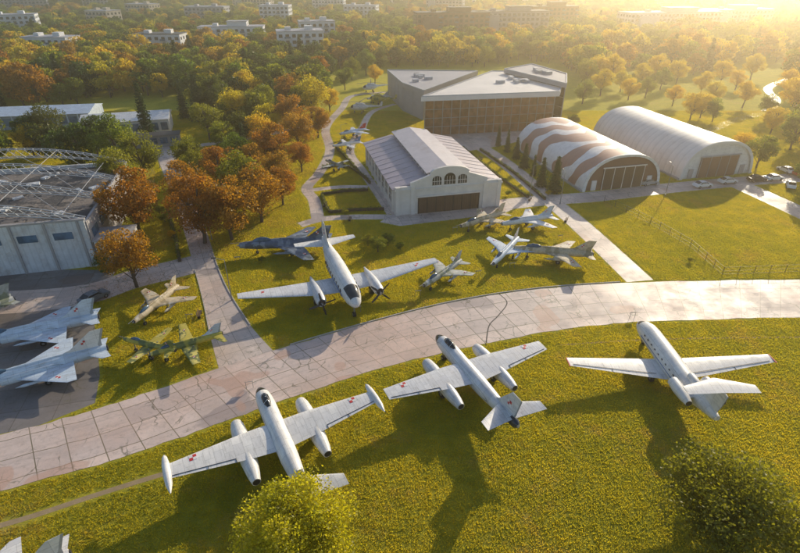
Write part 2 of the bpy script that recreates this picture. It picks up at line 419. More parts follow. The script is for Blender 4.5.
def old_hangar():
    W, L, E, R = 22.6, 34, 5.2, 7.8
    e = fr('white_brick_hangar', G(395, 215)); foot(e, -.3, -.3, W+.3, L+.3)
    b = MB()
    b.box((W/2, L-.3, E/2), (W, .5, E)); b.box((.25, L/2, E/2), (.5, L-1.2, E)); b.box((W-.25, L/2, E/2), (.5, L-1.2, E))
    for i in range(9):
        y = 2+i*(L-4)/8; b.box((-.12, y, E/2-.2), (.3, .5, E-.4)); b.box((W+.12, y, E/2-.2), (.3, .5, E-.4))
    b.add([(0, L, E), (W, L, E), (W/2, L, R)], [(0, 1, 2)])
    b.build('walls', ['wall'], e)
    w = MB()
    for i in range(8):
        y = 2+(i+.5)*(L-4)/8
        for x in (-.03, W+.03):
            w.box((x, y, 3.0), (.12, 2.3, 2.4), 0)
            w.box((x*1.0+(-.07 if x < 0 else .07), y, 3.0), (.06, .1, 2.4), 1)
            w.box((x*1.0+(-.07 if x < 0 else .07), y, 3.0), (.07, 2.3, .1), 1)
            w.box((x, y, 1.7), (.3, 2.6, .14), 1)
    w.build('side_windows', ['glass', 'wall'], e)
    r = MB(); t = .18
    MW = 4.2
    def slope(x0, z0, x1, z1, m, y0=.5, y1=L+.5):
        r.add([(x0, y0, z0), (x1, y0, z1), (x1, y1, z1), (x0, y1, z0), (x0, y0, z0+t), (x1, y0, z1+t), (x1, y1, z1+t), (x0, y1, z0+t)],
              [(3, 2, 1, 0), (4, 5, 6, 7), (0, 1, 5, 4), (1, 2, 6, 5), (2, 3, 7, 6), (3, 0, 4, 7)], m)
    k = (R-E)/(W/2); xm = W/2-MW
    slope(-.5, E-.5*k, xm, E+k*xm, 0); slope(W+.5, E-.5*k, W-xm, E+k*xm, 0)
    zb = E+k*xm
    slope(xm-.4, zb+1.0, W/2, zb+1.9, 1, 1.0, L-.8); slope(W-xm+.4, zb+1.0, W/2, zb+1.9, 1, 1.0, L-.8)
    for i in range(12):
        y = 1+i*(L-2)/11
        for s_ in (0, 1):
            x0, x1 = (-.45, xm) if s_ == 0 else (W+.45, W-xm)
            r.add([(x0, y-.05, E-.4*k+t), (x1, y-.05, zb+t), (x1, y+.05, zb+t), (x0, y+.05, E-.4*k+t), (x0, y-.05, E-.4*k+t+.06), (x1, y-.05, zb+t+.06), (x1, y+.05, zb+t+.06), (x0, y+.05, E-.4*k+t+.06)],
                  [(4, 5, 6, 7), (0, 1, 5, 4), (2, 3, 7, 6), (1, 2, 6, 5), (3, 0, 4, 7)], 1)
    r.build('roof', ['roofp', 'roofl'], e)
    c = MB()
    for sx in (xm+.1, W-xm-.1):
        c.box((sx, L/2, zb+.55), (.2, L-2.4, 1.1), 0)
        for i in range(14): c.box((sx+(-.12 if sx < W/2 else .12), 2.2+i*(L-4.4)/13, zb+.6), (.06, 1.6, .6), 1)
    c.box((W/2, L-1.3, zb+.8), (2*MW-.4, .2, 1.4), 0)
    c.build('roof_lantern', ['wall', 'glass'], e)
    f = MB()
    pr = [(0, 0), (0, 5.9), (3.2, 5.9), (3.2, 6.6), (4.4, 7.0), (7.3, 8.0)]
    n = 10
    for i in range(n+1):
        a = math.pi*(1-i/n); pr.append((W/2+4.0*math.cos(a), 8.3+1.2*math.sin(a)))
    pr += [(W-7.3, 8.0), (W-4.4, 7.0), (W-3.2, 6.6), (W-3.2, 5.9), (W, 5.9), (W, 0)]
    N = len(pr)
    f.add([(x, -.3, z) for x, z in pr]+[(x, .35, z) for x, z in pr], [tuple(range(N)), tuple(range(2*N-1, N-1, -1))]+[(i, i+N, (i+1) % N+N, (i+1) % N) for i in range(N)], 0)
    for x in (.5, 3.6, W-3.6, W-.5): f.box((x, -.42, 2.95), (.8, .3, 5.9), 0)
    f.box((W/2, -.42, 5.3), (W+.3, .28, .3), 0)
    f.build('facade', ['wall'], e)
    d = MB(); d.box((W/2, -.36, 1.75), (13.2, .2, 3.5), 0)
    for i in range(8): d.box((W/2-6.5+i*13/7, -.48, 1.75), (.12, .1, 3.5), 1)
    d.box((W/2, -.45, 3.65), (13.8, .25, .3), 2)
    d.build('sliding_doors', ['door', 'dark', 'wall'], e)
    q = MB()
    for x, wd in ((W/2, 2.4), (W/2-2.7, 1.9), (W/2+2.7, 1.9)):
        pts = [(x-wd/2, 5.8)]+[(x+wd/2*math.cos(math.pi*(1-i/8)), 7.0+(1.2 if wd > 2 else .7)*math.sin(math.pi*i/8)) for i in range(9)]+[(x+wd/2, 5.8)]
        q.add([(a, -.33, z) for a, z in pts], [tuple(range(len(pts)))], 0)
        for j in range(-1, 2): q.box((x+j*wd/4, -.36, 6.7), (.07, .05, 1.7), 1)
    q.box((W/2, -.36, 6.6), (7.2, .05, .08), 1)
    q.build('arched_windows', ['glass', 'wall'], e)
old_hangar()

def arch_hangar(name, loc, W, L, Ht, skin, front, ang):
    e = fr(name, loc, ang); foot(e, -.3, -.3, W+.3, L+.3)
    n = 22
    def pr(k=1.0):
        out = []
        for i in range(n+1):
            a = math.pi*(1-i/n); c, s_ = math.cos(a), math.sin(a)
            out.append((W/2+W/2*k*math.copysign(abs(c)**.85, c), Ht*k*abs(s_)**.85))
        return out
    b = MB(); m = 24; vs = []
    for j in range(m+1):
        sag = 1-.007*(math.sin(math.pi*j/3.0)**2 if j % 3 else 0)
        for x, z in pr(): vs.append((W/2+(x-W/2)*sag, L*j/m, z*sag))
    b.add(vs, [(j*(n+1)+i, j*(n+1)+i+1, (j+1)*(n+1)+i+1, (j+1)*(n+1)+i) for j in range(m) for i in range(n)], 0)
    b.build('fabric_shell', [skin], e, True)
    f = MB()
    for y in (.35, L-.35):
        p = pr(.985); f.add([(x, y, z) for x, z in p], [tuple(range(len(p)))], 0)
    p = pr(1.0); p2 = pr(.93)
    for i in range(n): f.add([(p[i][0], -.12, p[i][1]), (p[i+1][0], -.12, p[i+1][1]), (p2[i+1][0], -.12, p2[i+1][1]), (p2[i][0], -.12, p2[i][1])], [(0, 1, 2, 3)], 1)
    for i in range(n): f.add([(p[i][0], -.12, p[i][1]), (p[i+1][0], -.12, p[i+1][1]), (p[i+1][0], .3, p[i+1][1]), (p[i][0], .3, p[i][1])], [(0, 1, 2, 3)], 1)
    f.build('end_walls', front[:2], e)
    d = MB(); d.box((W/2, .15, 2.5), (W*.52, .3, 5.0), 0)
    for i in range(5): d.box((W/2-W*.26+W*.52*i/4, -.03, 2.5), (.12, .1, 5.0), 1)
    d.box((W/2, -.05, 5.15), (W*.56, .2, .25), 1)
    for sx in (-1, 1): d.box((W/2+sx*W*.36, .2, 1.2), (1.2, .25, 2.3), 1)
    d.build('doors', front[2:4], e)
    t = MB(); t.box((-.15, L/2, .2), (.5, L, .4), 0); t.box((W+.15, L/2, .2), (.5, L, .4), 0); t.build('base_beams', ['stone'], e)
arch_hangar('striped_arched_hangar', G(582, 192), 19.8, 35, 7.9, 'stripe', ['brick', 'white', 'door', 'wall'], math.radians(14))
arch_hangar('pale_arched_hangar', G(679, 180), 20.4, 38, 8.6, 'hgrey', ['white', 'render_w', 'brick', 'stone'], math.radians(14))

def poly_building(name, px, zt, h, mats, cols, rows, ovh=1.2, slope=None):
    P = [G(u, v, zt) for u, v in px]; c = sum(P, Vector())/len(P)
    e = empty(name, (c.x, c.y, 0)); Q = [Vector((p.x-c.x, p.y-c.y, 0)) for p in P]
    PAVED.append(np.array([(p.x, p.y) for p in P])); BLD.append(PAVED[-1])
    b = MB(); I = [q*(1-ovh/q.length) for q in Q]
    b.prism(I, 0, zt-1.2, 0); b.build('walls', [mats[0]], e)
    r = MB(); zs = [zt+(slope[i] if slope else 0) for i in range(len(Q))]
    n = len(Q); vs = [(q.x, q.y, zs[i]-1.25) for i, q in enumerate(Q)]+[(q.x, q.y, zs[i]) for i, q in enumerate(Q)]
    r.add(vs, [(i, (i+1) % n, n+(i+1) % n, n+i) for i in range(n)]+[tuple(range(n-1, -1, -1))], 1)
    r.add(vs[n:], [tuple(range(n))], 0)
    r.build('roof', [mats[1], mats[2]], e)
    m = MB()
    for i in range(n):
        a, d = I[i], I[(i+1) % n]-I[i]; L = d.length; k = max(2, int(L/cols)); an = math.atan2(d.y, d.x)
        for j in range(k+1):
            p = a+d*j/k; m.box((p.x, p.y, (zt-1.3)/2), (.22, .22, zt-1.3), 0, an)
        for j in range(1, rows+1):
            p = a+d/2; m.box((p.x, p.y, (zt-1.3)*j/(rows+1)), (L, .16, .18), 0, an)
    m.build('mullions', [mats[3]], e)
    rf = MB()
    for i in range(7):
        p = sum(((q)*random.random() for q in Q), Vector())/len(Q)*1.4
        rf.box((p.x, p.y, zt+.45), (random.uniform(1, 3), random.uniform(1, 2), .9), 0, .3)
    for i in range(n):
        a, d = Q[i]*.985, (Q[(i+1) % n]-Q[i])*.985; p = a+d/2; rf.box((p.x, p.y, zt+.14), (d.length, .3, .28), 0, math.atan2(d.y, d.x))
    rf.build('roof_units', ['galv'], e)
    return e
poly_building('museum_building', [(421, 97), (560, 92), (563, 84), (512, 71), (492, 71)], 11.5, 11.5, ['brownglass', 'roofw', 'render_w', 'steel'], 2.6, 3, 1.6)
poly_building('museum_wing', [(387, 70), (478, 71), (424, 91), (402, 83)], 9.5, 9, ['stone', 'roofg', 'stone', 'stone'], 6, 1, .6)
poly_building('museum_wing', [(504, 69), (532, 64), (567, 74), (567, 84)], 13, 13, ['glass', 'roofg', 'stone', 'stone'], 4, 3, .8)

def truss_hangar():
    e = fr('derelict_truss_hangar', (-51.0, 77.0), ANG); foot(e, -46, 0, 1, 34)
    b = MB(); L = 32; W = 44; Z = 8.4
    b.box((-W/2, 0, Z/2), (W, .4, Z), 0); b.box((0, L/2, Z/2-.2), (.4, L-.5, Z-.4), 1); b.box((-W/2, L, Z/2-.2), (W, .4, Z-.4), 0)
    b.box((-W/2, -.02, Z+.15), (W+.4, .6, .3), 1)
    for i in range(9): b.box((-1-i*W/9, -.28, Z/2), (.35, .2, Z), 1)
    b.build('walls', ['oldwall', 'stone'], e)
    w = MB()
    for i in range(7):
        w.box((-3.6-i*5.2, -.26, 6.0), (2.8, .1, 1.2), 0)
    for i in range(6): w.box((.25, 3+i*5, 5.3), (.1, 3, 1.6), 0)
    w.build('windows', ['bglass'], e)
    r = MB(); r.box((-W/2, L/2, 7.2), (W-.6, L-.6, .2), 0)
    for i in range(26): r.box((random.uniform(-W+3, -3), random.uniform(3, L-3), 7.45), (random.uniform(.8, 3), random.uniform(.5, 2), .3), 1, random.uniform(0, 3))
    r.build('torn_roof_deck', ['ruin', 'oldwall'], e)
    t = MB()
    def arc(x, rise=4.0, z0=8.4):
        k = (x+W/2)/(W/2); return z0+rise*(1-k*k)
    for j in range(4):
        y = .8+j*10; N = 30
        for i in range(N):
            x0, x1 = -W+W*i/N, -W+W*(i+1)/N
            for dy in (-.45, .45):
                t.tube((x0, y+dy, arc(x0)), (x1, y+dy, arc(x1)), .09, n=5)
                t.tube((x0, y+dy, arc(x0, 2.7, 8.0)), (x1, y+dy, arc(x1, 2.7, 8.0)), .09, n=5)
            t.tube((x0, y-.45, arc(x0)), (x1, y-.45, arc(x1, 2.7, 8.0)), .05, n=4)
            t.tube((x0, y+.45, arc(x0, 2.7, 8.0)), (x1, y+.45, arc(x1)), .05, n=4)
            t.tube((x0, y-.45, arc(x0)), (x0, y+.45, arc(x0)), .05, n=4)
    for x in (-3, -12, -22, -32):
        t.tube((x, .8, arc(x)), (x, 31.3, arc(x)), .05, n=4)
    for j in range(3):
        y = .8+j*10
        for x in (-3, -12): t.tube((x, y, arc(x)), (x-9, y+10, arc(x-9)), .035, n=4)
    t.build('roof_trusses', ['galv'], e)
    a = MB(); a.box((3.2, 2.6, 2.2), (5.6, 5.2, 4.4), 0); a.box((3.2, 2.6, 4.5), (5.9, 5.5, .25), 1)
    a.box((3.0, -.03, 1.1), (1.2, .1, 2.2), 2); a.box((4.8, -.03, 2.6), (1.0, .1, .9), 2)
    a.build('annex', ['oldwall', 'stone', 'bglass'], e)
truss_hangar()

def shed(name, p, W, D, Ht, ang, mats, rise=1.2, nb=8):
    e = fr(name, p, ang); foot(e, 0, 0, W, D)
    b = MB(); b.box((W/2, D/2, Ht/2), (W, D, Ht), 0); b.build('walls', [mats[0]], e)
    r = MB(); r.add([(-.4, -.4, Ht+.01), (W+.4, -.4, Ht+.01), (W+.4, D/2, Ht+rise), (-.4, D/2, Ht+rise), (W+.4, D+.4, Ht+.01), (-.4, D+.4, Ht+.01)], [(0, 1, 2, 3), (3, 2, 4, 5), (0, 3, 5), (1, 4, 2)], 0)
    r.build('roof', [mats[1]], e)
    w = MB()
    for i in range(nb):
        x = (i+.5)*W/nb; w.box((x, -.05, Ht*.55), (W/nb*.7, .12, Ht*.5), 0); w.box((x+W/nb*.5, -.1, Ht/2), (.25, .25, Ht), 1)
    w.build('windows', ['bglass', mats[0]], e)
shed('low_hall', G(84, 140), 24, 12, 4.5, math.radians(17), ['render_w', 'white'], 1.5, 9)
shed('low_hall', G(-40, 132), 38, 14, 4.2, math.radians(10), ['pale', 'pale'], 1.5, 12)
shed('low_hall', G(96, 152), 22, 4, 3.2, math.radians(17), ['stone', 'roofd'], .6, 8)

def apartment(p, W, D, fl, ang, wall, roof='roofg', name='apartment_building'):
    e = empty(name, (p[0], p[1], 0), math.radians(ang)); Ht = fl*3.0+.8; foot(e, -W/2, -D/2, W/2, D/2)
    b = MB(); b.box((0, 0, Ht/2), (W, D, Ht), 0); b.box((0, 0, Ht+.15), (W+.4, D+.4, .3), 1)
    b.box((W*.2, 0, Ht+1.2), (4, 4, 2.0), 0); b.box((-W*.25, 0, Ht+1.0), (3, 4, 1.6), 0)
    if W > 36: b.box((-W*.32, -D*.5-1.5, Ht*.45), (W*.2, 3, Ht*.9), 0); b.box((W*.1, 0, Ht+1.6), (W*.3, D*.7, 2.6), 0); b.box((W*.1, 0, Ht+3.0), (W*.32, D*.75, .25), 1)
    b.build('walls', [wall, roof], e)
    w = MB(); n = int(W/3.4); nd = int(D/3.6)
    for f in range(fl):
        z = 1.8+f*3
        for i in range(n):
            x = -W/2+(i+.5)*W/n
            w.box((x, -D/2-.02, z), (1.9, .1, 1.6), 0)
            if i % 3 == 1:
                w.box((x, -D/2-.75, z-1.15), (3.0, 1.5, .15), 1); w.box((x, -D/2-1.47, z-.65), (3.0, .06, .9), 2)
        for i in range(nd):
            for s_ in (-1, 1): w.box((s_*(W/2+.02), -D/2+(i+.5)*D/nd, z), (.1, 1.6, 1.5), 0)
    w.build('windows', ['glass', wall, 'bglass'], e)
apartment(G(302, 62), 24, 14, 5, 14, 'render_w'); apartment(G(318, 48), 22, 13, 5, 14, 'render_w')
apartment(G(235, 48), 40, 13, 4, 6, 'render_w', 'roofg'); apartment(G(165, 58), 26, 12, 4, 0, 'render_w', 'roofd')
apartment(G(58, 62), 26, 12, 4, -8, 'render_w'); apartment(G(450, 42), 50, 15, 6, 8, 'brick', 'roofd')
apartment(G(508, 40), 52, 15, 6, 10, 'stone', 'roofd'); apartment(G(548, 32), 40, 15, 6, 10, 'brick', 'roofd')
apartment(G(665, 34), 80, 18, 5, 14, 'render_w'); apartment(G(730, 30), 60, 18, 5, 14, 'render_w')
for u, v, W, fl in ((20, 9, 60, 8), (75, 4, 30, 14), (98, 5, 26, 11), (180, 2, 60, 7), (255, 6, 44, 6), (330, 8, 34, 9), (390, 3, 30, 13), (420, 1, 28, 17), (355, 0, 60, 13), (300, -3, 28, 17), (500, 3, 70, 8), (560, 0, 50, 9), (362, 16, 30, 5), (146, 14, 28, 5), (108, 24, 22, 5), (210, 18, 36, 5), (278, 22, 24, 6), (20, 30, 30, 5), (445, 8, 40, 9), (640, 2, 50, 10)):
    apartment(G(u, v+8), W, 15, fl, random.uniform(-25, 30), random.choice(['render_w', 'render_y', 'render_w', 'stone']))

# ------------------------------------------------ aircraft
def checker(mb, c, s, vertical=False, m0=0, m1=1):
    s *= .8
    for i in range(2):
        for j in range(2):
            a, b_ = (i-.5)*s, (j-.5)*s; mm = m0 if (i+j) % 2 else m1
            if vertical: mb.box((c[0]+a, c[1], c[2]+b_), (s, .2, s), mm)
            else: mb.box((c[0]+a, c[1]+b_, c[2]), (s, s, .14), mm)
def wheel(mb, x, y, r=.42, w=.22, top=1.6, mt=0, ms=1):
    mb.tube((x, y-w/2, r), (x, y+w/2, r), r, n=14, m=mt); mb.tube((x, y-w/2-.02, r), (x, y+w/2+.02, r), r*.45, n=10, m=ms)
    mb.tube((x, y, r), (x, y, top), .09, n=6, m=ms)

def bomber(name, loc, hd, mat, tips):
    e = empty(name, (loc[0], loc[1], 0), math.radians(hd)); z = 2.5
    b = MB()
    xs = [(8.3, .06, .06, 2.35), (8.15, .3, .3, 2.35), (7.7, .55, .55, 2.38), (7.0, .76, .76, 2.42), (6.2, .88, .9, 2.47), (5.2, .93, .98, 2.5), (4, .95, 1.0, 2.5), (2, .95, 1.0, 2.5), (-1, .95, 1.0, 2.52), (-3, .9, .95, 2.58), (-5, .75, .82, 2.68), (-7, .55, .64, 2.8), (-8.2, .48, .6, 2.85), (-9.0, .45, .52, 2.9), (-9.35, .2, .25, 2.95)]
    b.loft(xs, 24, 0, lambda x, a: 1 if (x > 7.3 and (a > 340 or a < 200)) or x > 8 or (x < -8.5) else None)
    b.build('fuselage', [mat, 'glass'], e, True)
    c = MB(); c.loft([(6.3, .05, .05, 3.2), (5.9, .35, .35, 3.3), (5.3, .42, .5, 3.42), (4.5, .4, .42, 3.42), (3.8, .2, .15, 3.45)], 14, 0); c.build('canopy', ['glass'], e, True)
    c = MB()
    for x in (5.6, 5.0, 4.4): c.tube((x, -.4, 3.5), (x, 0, 3.93-(x-5)**2*.06), .035, n=5); c.tube((x, .4, 3.5), (x, 0, 3.93-(x-5)**2*.06), .035, n=5)
    c.build('canopy_frame', [mat], e)
    w = MB(); w.foil([(2.1, 0, 2.75, 4.0, .5), (2.0, 3.2, 2.85, 3.6, .45), (1.25, 10.5, 3.1, 1.8, .2)], 0)
    w.build('wing', [mat], e, True)
    for s_ in (1, -1):
        q = MB(); y = s_*3.5
        q.loft([(4.4, .42, .42, 2.1, y), (4.45, .55, .55, 2.1, y), (3.9, .7, .7, 2.1, y), (2.8, .8, .82, 2.12, y), (1, .85, .85, 2.15, y), (-1.2, .8, .82, 2.15, y), (-3.0, .6, .6, 2.2, y), (-3.9, .42, .42, 2.2, y), (-3.9, .33, .33, 2.2, y)], 18, 0)
        q.build('engine_nacelle', [mat], e, True)
        k = MB(); k.tube((4.44, y, 2.1), (4.47, y, 2.1), .4, n=16); k.tube((-3.88, y, 2.2), (-3.93, y, 2.2), .34, n=16); k.build('engine_opening', ['dark'], e)
        if tips:
            q = MB(); y = s_*10.6
            q.loft([(2.6, .03, .03, 3.05, y), (2.2, .24, .24, 3.05, y), (1.3, .36, .36, 3.05, y), (0, .38, .38, 3.05, y), (-1.2, .3, .3, 3.05, y), (-2.2, .05, .05, 3.05, y)], 14, 0)
            q.build('tip_tank', [mat], e, True)
    fl = MB()
    for s_ in (1, -1):
        for (xa, ya, za), (xb, yb, zb) in (((-1.0, 4.6, 2.96), (-.35, 10.2, 3.13)), ((-1.0, 4.6, 2.96), (-1.6, 4.6, 2.9)), ((-.72, 7.1, 3.05), (-1.15, 7.1, 3.0))):
            fl.tube((xa, s_*ya, za+.02), (xb, s_*yb, zb+.02), .03, n=4)
    fl.build('control_surface_gaps', ['dark'], e)
    t = MB(); t.foil([(-6.0, .2, 3.3, 2.6, .25), (-7.9, 3.6, 3.75, 1.3, .12)], 0)
    t.foil([(-4.6, 3.0, 0, 3.9, .22), (-5.9, 3.9, 0, 2.9, .2), (-7.8, 6.3, 0, 1.6, .12)], 0, True, False)
    t.build('tail', [mat], e, True)
    k = MB(); checker(k, (.9, 8.2, 3.11), .42, False); checker(k, (.9, -8.2, 3.11), .42); checker(k, (-7.6, 0, 4.7), .38, True); k.build('insignia', ['red', 'white'], e)
    gq = MB(); wheel(gq, 6.2, .2, .35, .18, 1.7); wheel(gq, 6.2, -.2, .35, .18, 1.7); wheel(gq, .3, 3.5, .6, .35); wheel(gq, .3, -3.5, .6, .35); gq.build('landing_gear', ['tyre', 'steel'], e)
    return e
bomber('twin_jet_bomber', (-12, 37.0), 117.9, 'white', True)
bomber('twin_jet_bomber', (8.2, 46.6), 114.4, 'silver', False)

def trijet(loc, hd):
    e = empty('trijet_airliner', (loc[0], loc[1], 0), math.radians(hd))
    b = MB()
    xs = [(8.9, .05, .05, 1.95), (8.7, .3, .3, 1.98), (8.2, .65, .62, 2.05), (7.4, .95, .95, 2.15), (6.4, 1.15, 1.18, 2.25), (5.2, 1.22, 1.27, 2.3), (2, 1.25, 1.3, 2.3), (-2, 1.25, 1.3, 2.3), (-4.5, 1.15, 1.22, 2.4), (-6.5, .9, 1.0, 2.6), (-8.5, .55, .65, 2.85), (-9.6, .35, .4, 2.95)]
    b.loft(xs, 28, 0, lambda x, a: 1 if (7.0 < x < 7.9 and 30 < a < 150) else None)
    b.build('fuselage', ['white', 'glass'], e, True)
    w = MB()
    for i in range(10):
        for s_ in (-1, 1): w.tube((4.8-i*.95, s_*1.1, 2.75), (4.8-i*.95, s_*1.2, 2.7), .16, n=8)
    w.build('cabin_windows', ['glass'], e)
    st = MB()
    for s_ in (-1, 1): st.box((1, s_*1.235, 2.25), (9, .05, .12), 0)
    st.build('cheat_line', ['blue'], e)
    w = MB(); w.foil([(1.9, 0, 1.45, 4.0, .5), (1.7, 1.3, 1.5, 3.8, .46), (1.0, 12.4, 2.5, 1.5, .16)], 0)
    w.build('wing', ['white'], e, True)
    w = MB()
    for s_ in (1, -1):
        w.box((.1, s_*12.45, 2.55), (1.6, .1, .12), 1)
        w.tube((-1.25, s_*2.2, 1.72), (-.25, s_*11.9, 2.53), .03, n=4); w.tube((-.78, s_*7.4, 2.13), (-1.3, s_*7.4, 2.05), .03, n=4)
    w.build('wing_trim', ['dark', 'red'], e)
    for s_ in (-1, 1):
        q = MB(); y = s_*1.85
        q.loft([(-3.9, .45, .45, 3.0, y), (-4.0, .58, .58, 3.0, y), (-5.2, .65, .65, 3.0, y), (-6.6, .55, .55, 3.0, y), (-7.6, .36, .36, 3.0, y)], 18); q.box((-5.6, s_*1.2, 2.95), (2.2, .9, .22))
        q.build('engine_nacelle', ['white'], e, True)
        k = MB(); k.tube((-3.88, y, 3), (-3.92, y, 3), .42, n=16); k.tube((-7.58, y, 3), (-7.62, y, 3), .33, n=16); k.build('engine_opening', ['dark'], e)
    t = MB()
    t.foil([(-5.0, 3.3, 0, 4.4, .6), (-6.6, 4.6, 0, 3.2, .4), (-7.6, 6.2, 0, 2.5, .3)], 0, True, False)
    t.foil([(-7.2, 0, 6.25, 2.3, .26), (-8.3, 3.75, 6.15, 1.2, .12)], 0)
    t.loft([(-3.9, .35, .32, 3.75), (-4.1, .45, .42, 3.75), (-5.5, .5, .45, 3.7), (-7, .4, .4, 3.4), (-9.8, .32, .32, 3.0)], 14)
    t.build('tail', ['white'], e, True)
    k = MB(); k.tube((-3.86, 0, 3.75), (-3.92, 0, 3.75), .3, n=14); checker(k, (-7.9, 0, 5.0), .4, True, 1, 2); k.build('intake_and_insignia', ['dark', 'red', 'white'], e)
    gq = MB(); wheel(gq, 6.6, 0, .35, .3, 1.4); wheel(gq, -.6, 2.2, .5, .35, 1.5); wheel(gq, -.6, -2.2, .5, .35, 1.5); gq.build('landing_gear', ['tyre', 'steel'], e)
trijet((32.6, 48.9), 91.5)

def propliner(loc, hd):
    e = empty('twin_propeller_airliner', (loc[0], loc[1], 0), math.radians(hd)); z = 3.0
    b = MB()
    xs = [(7.9, .05, .05, 2.9), (7.7, .4, .4, 2.92), (7.0, .85, .85, 3.0), (6.0, 1.15, 1.2, 3.1), (4.6, 1.32, 1.45, 3.2), (2, 1.4, 1.5, 3.2), (-3, 1.4, 1.5, 3.22), (-6, 1.2, 1.3, 3.4), (-9, .8, .9, 3.7), (-11.5, .4, .5, 4.0), (-12.8, .12, .15, 4.15)]
    b.loft(xs, 28, 0, lambda x, a: 1 if (5.2 < x < 6.6 and 35 < a < 145) else None)
    b.build('fuselage', ['white', 'glass'], e, True)
    w = MB()
    for i in range(9):
        for s_ in (-1, 1): w.box((4.0-i*1.1, s_*1.36, 3.5), (.4, .12, .42), 0)
    w.build('cabin_windows', ['glass'], e)
    w = MB()
    for s_ in (-1, 1): w.box((.2, s_*1.40, 3.1), (9.5, .06, .22), 0)
    w.build('cheat_line', ['blue'], e)
    w = MB(); w.foil([(2.6, 0, 2.2, 4.6, .6), (2.5, 4.2, 2.35, 4.3, .55), (1.0, 15.3, 3.4, 1.5, .18)], 0); w.build('wing', ['silver'], e, True)
    for s_ in (-1, 1):
        q = MB(); y = s_*4.3
        q.loft([(4.9, .5, .5, 2.6, y), (4.95, .62, .62, 2.6, y), (4.3, .78, .8, 2.6, y), (3, .8, .85, 2.55, y), (1, .7, .8, 2.5, y), (-1, .5, .5, 2.5, y), (-2.8, .1, .1, 2.6, y)], 18)
        q.build('engine_nacelle', ['silver'], e, True)
        k = MB(); k.tube((4.94, y, 2.6), (4.97, y, 2.6), .48, n=16, m=0); k.tube((4.9, y, 2.6), (5.5, y, 2.6), .2, .06, n=12, m=1)
        for a in range(4):
            an = a*math.pi/2+.5+s_*.3; r = 1.95
            d = Vector((0, math.cos(an), math.sin(an))); o = Vector((5.25, y, 2.6)); pq = Vector((.35, -math.sin(an), math.cos(an))).normalized()
            vs = [o+d*.15+pq*.08, o+d*.15-pq*.08, o+d*1.1-pq*.17, o+d*r-pq*.1, o+d*r+pq*.1, o+d*1.1+pq*.17]
            vs += [x+Vector((.04, 0, 0)) for x in vs]
            k.add(vs, [(0, 1, 2, 3, 4, 5), (11, 10, 9, 8, 7, 6)]+[(i, (i+1) % 6, (i+1) % 6+6, i+6) for i in range(6)], 0)
        k.build('propeller', ['dark', 'steel'], e)
    t = MB(); t.foil([(-9.2, .3, 4.0, 2.9, .3), (-10.2, 5.1, 4.3, 1.3, .14)], 0)
    t.foil([(-6.8, 4.4, 0, 5.4, .2), (-9.0, 5.3, 0, 3.8, .3), (-10.2, 7.6, 0, 2.0, .16)], 0, True, False); t.build('tail', ['white'], e, True)
    k = MB(); checker(k, (-10.8, 0, 6.0), .45, True); checker(k, (.3, 12, 3.15), .5); checker(k, (.3, -12, 3.15), .5); k.build('insignia', ['red', 'white'], e)
    gq = MB(); wheel(gq, 6.1, 0, .4, .4, 2.2); wheel(gq, .9, 4.1, .6, .3, 2.2); wheel(gq, .9, -4.1, .6, .3, 2.2); wheel(gq, .9, 4.6, .6, .3, 2.2); wheel(gq, .9, -4.6, .6, .3, 2.2)
    gq.build('landing_gear', ['tyre', 'steel'], e)
propliner((-8.7, 67.6), -69.5)

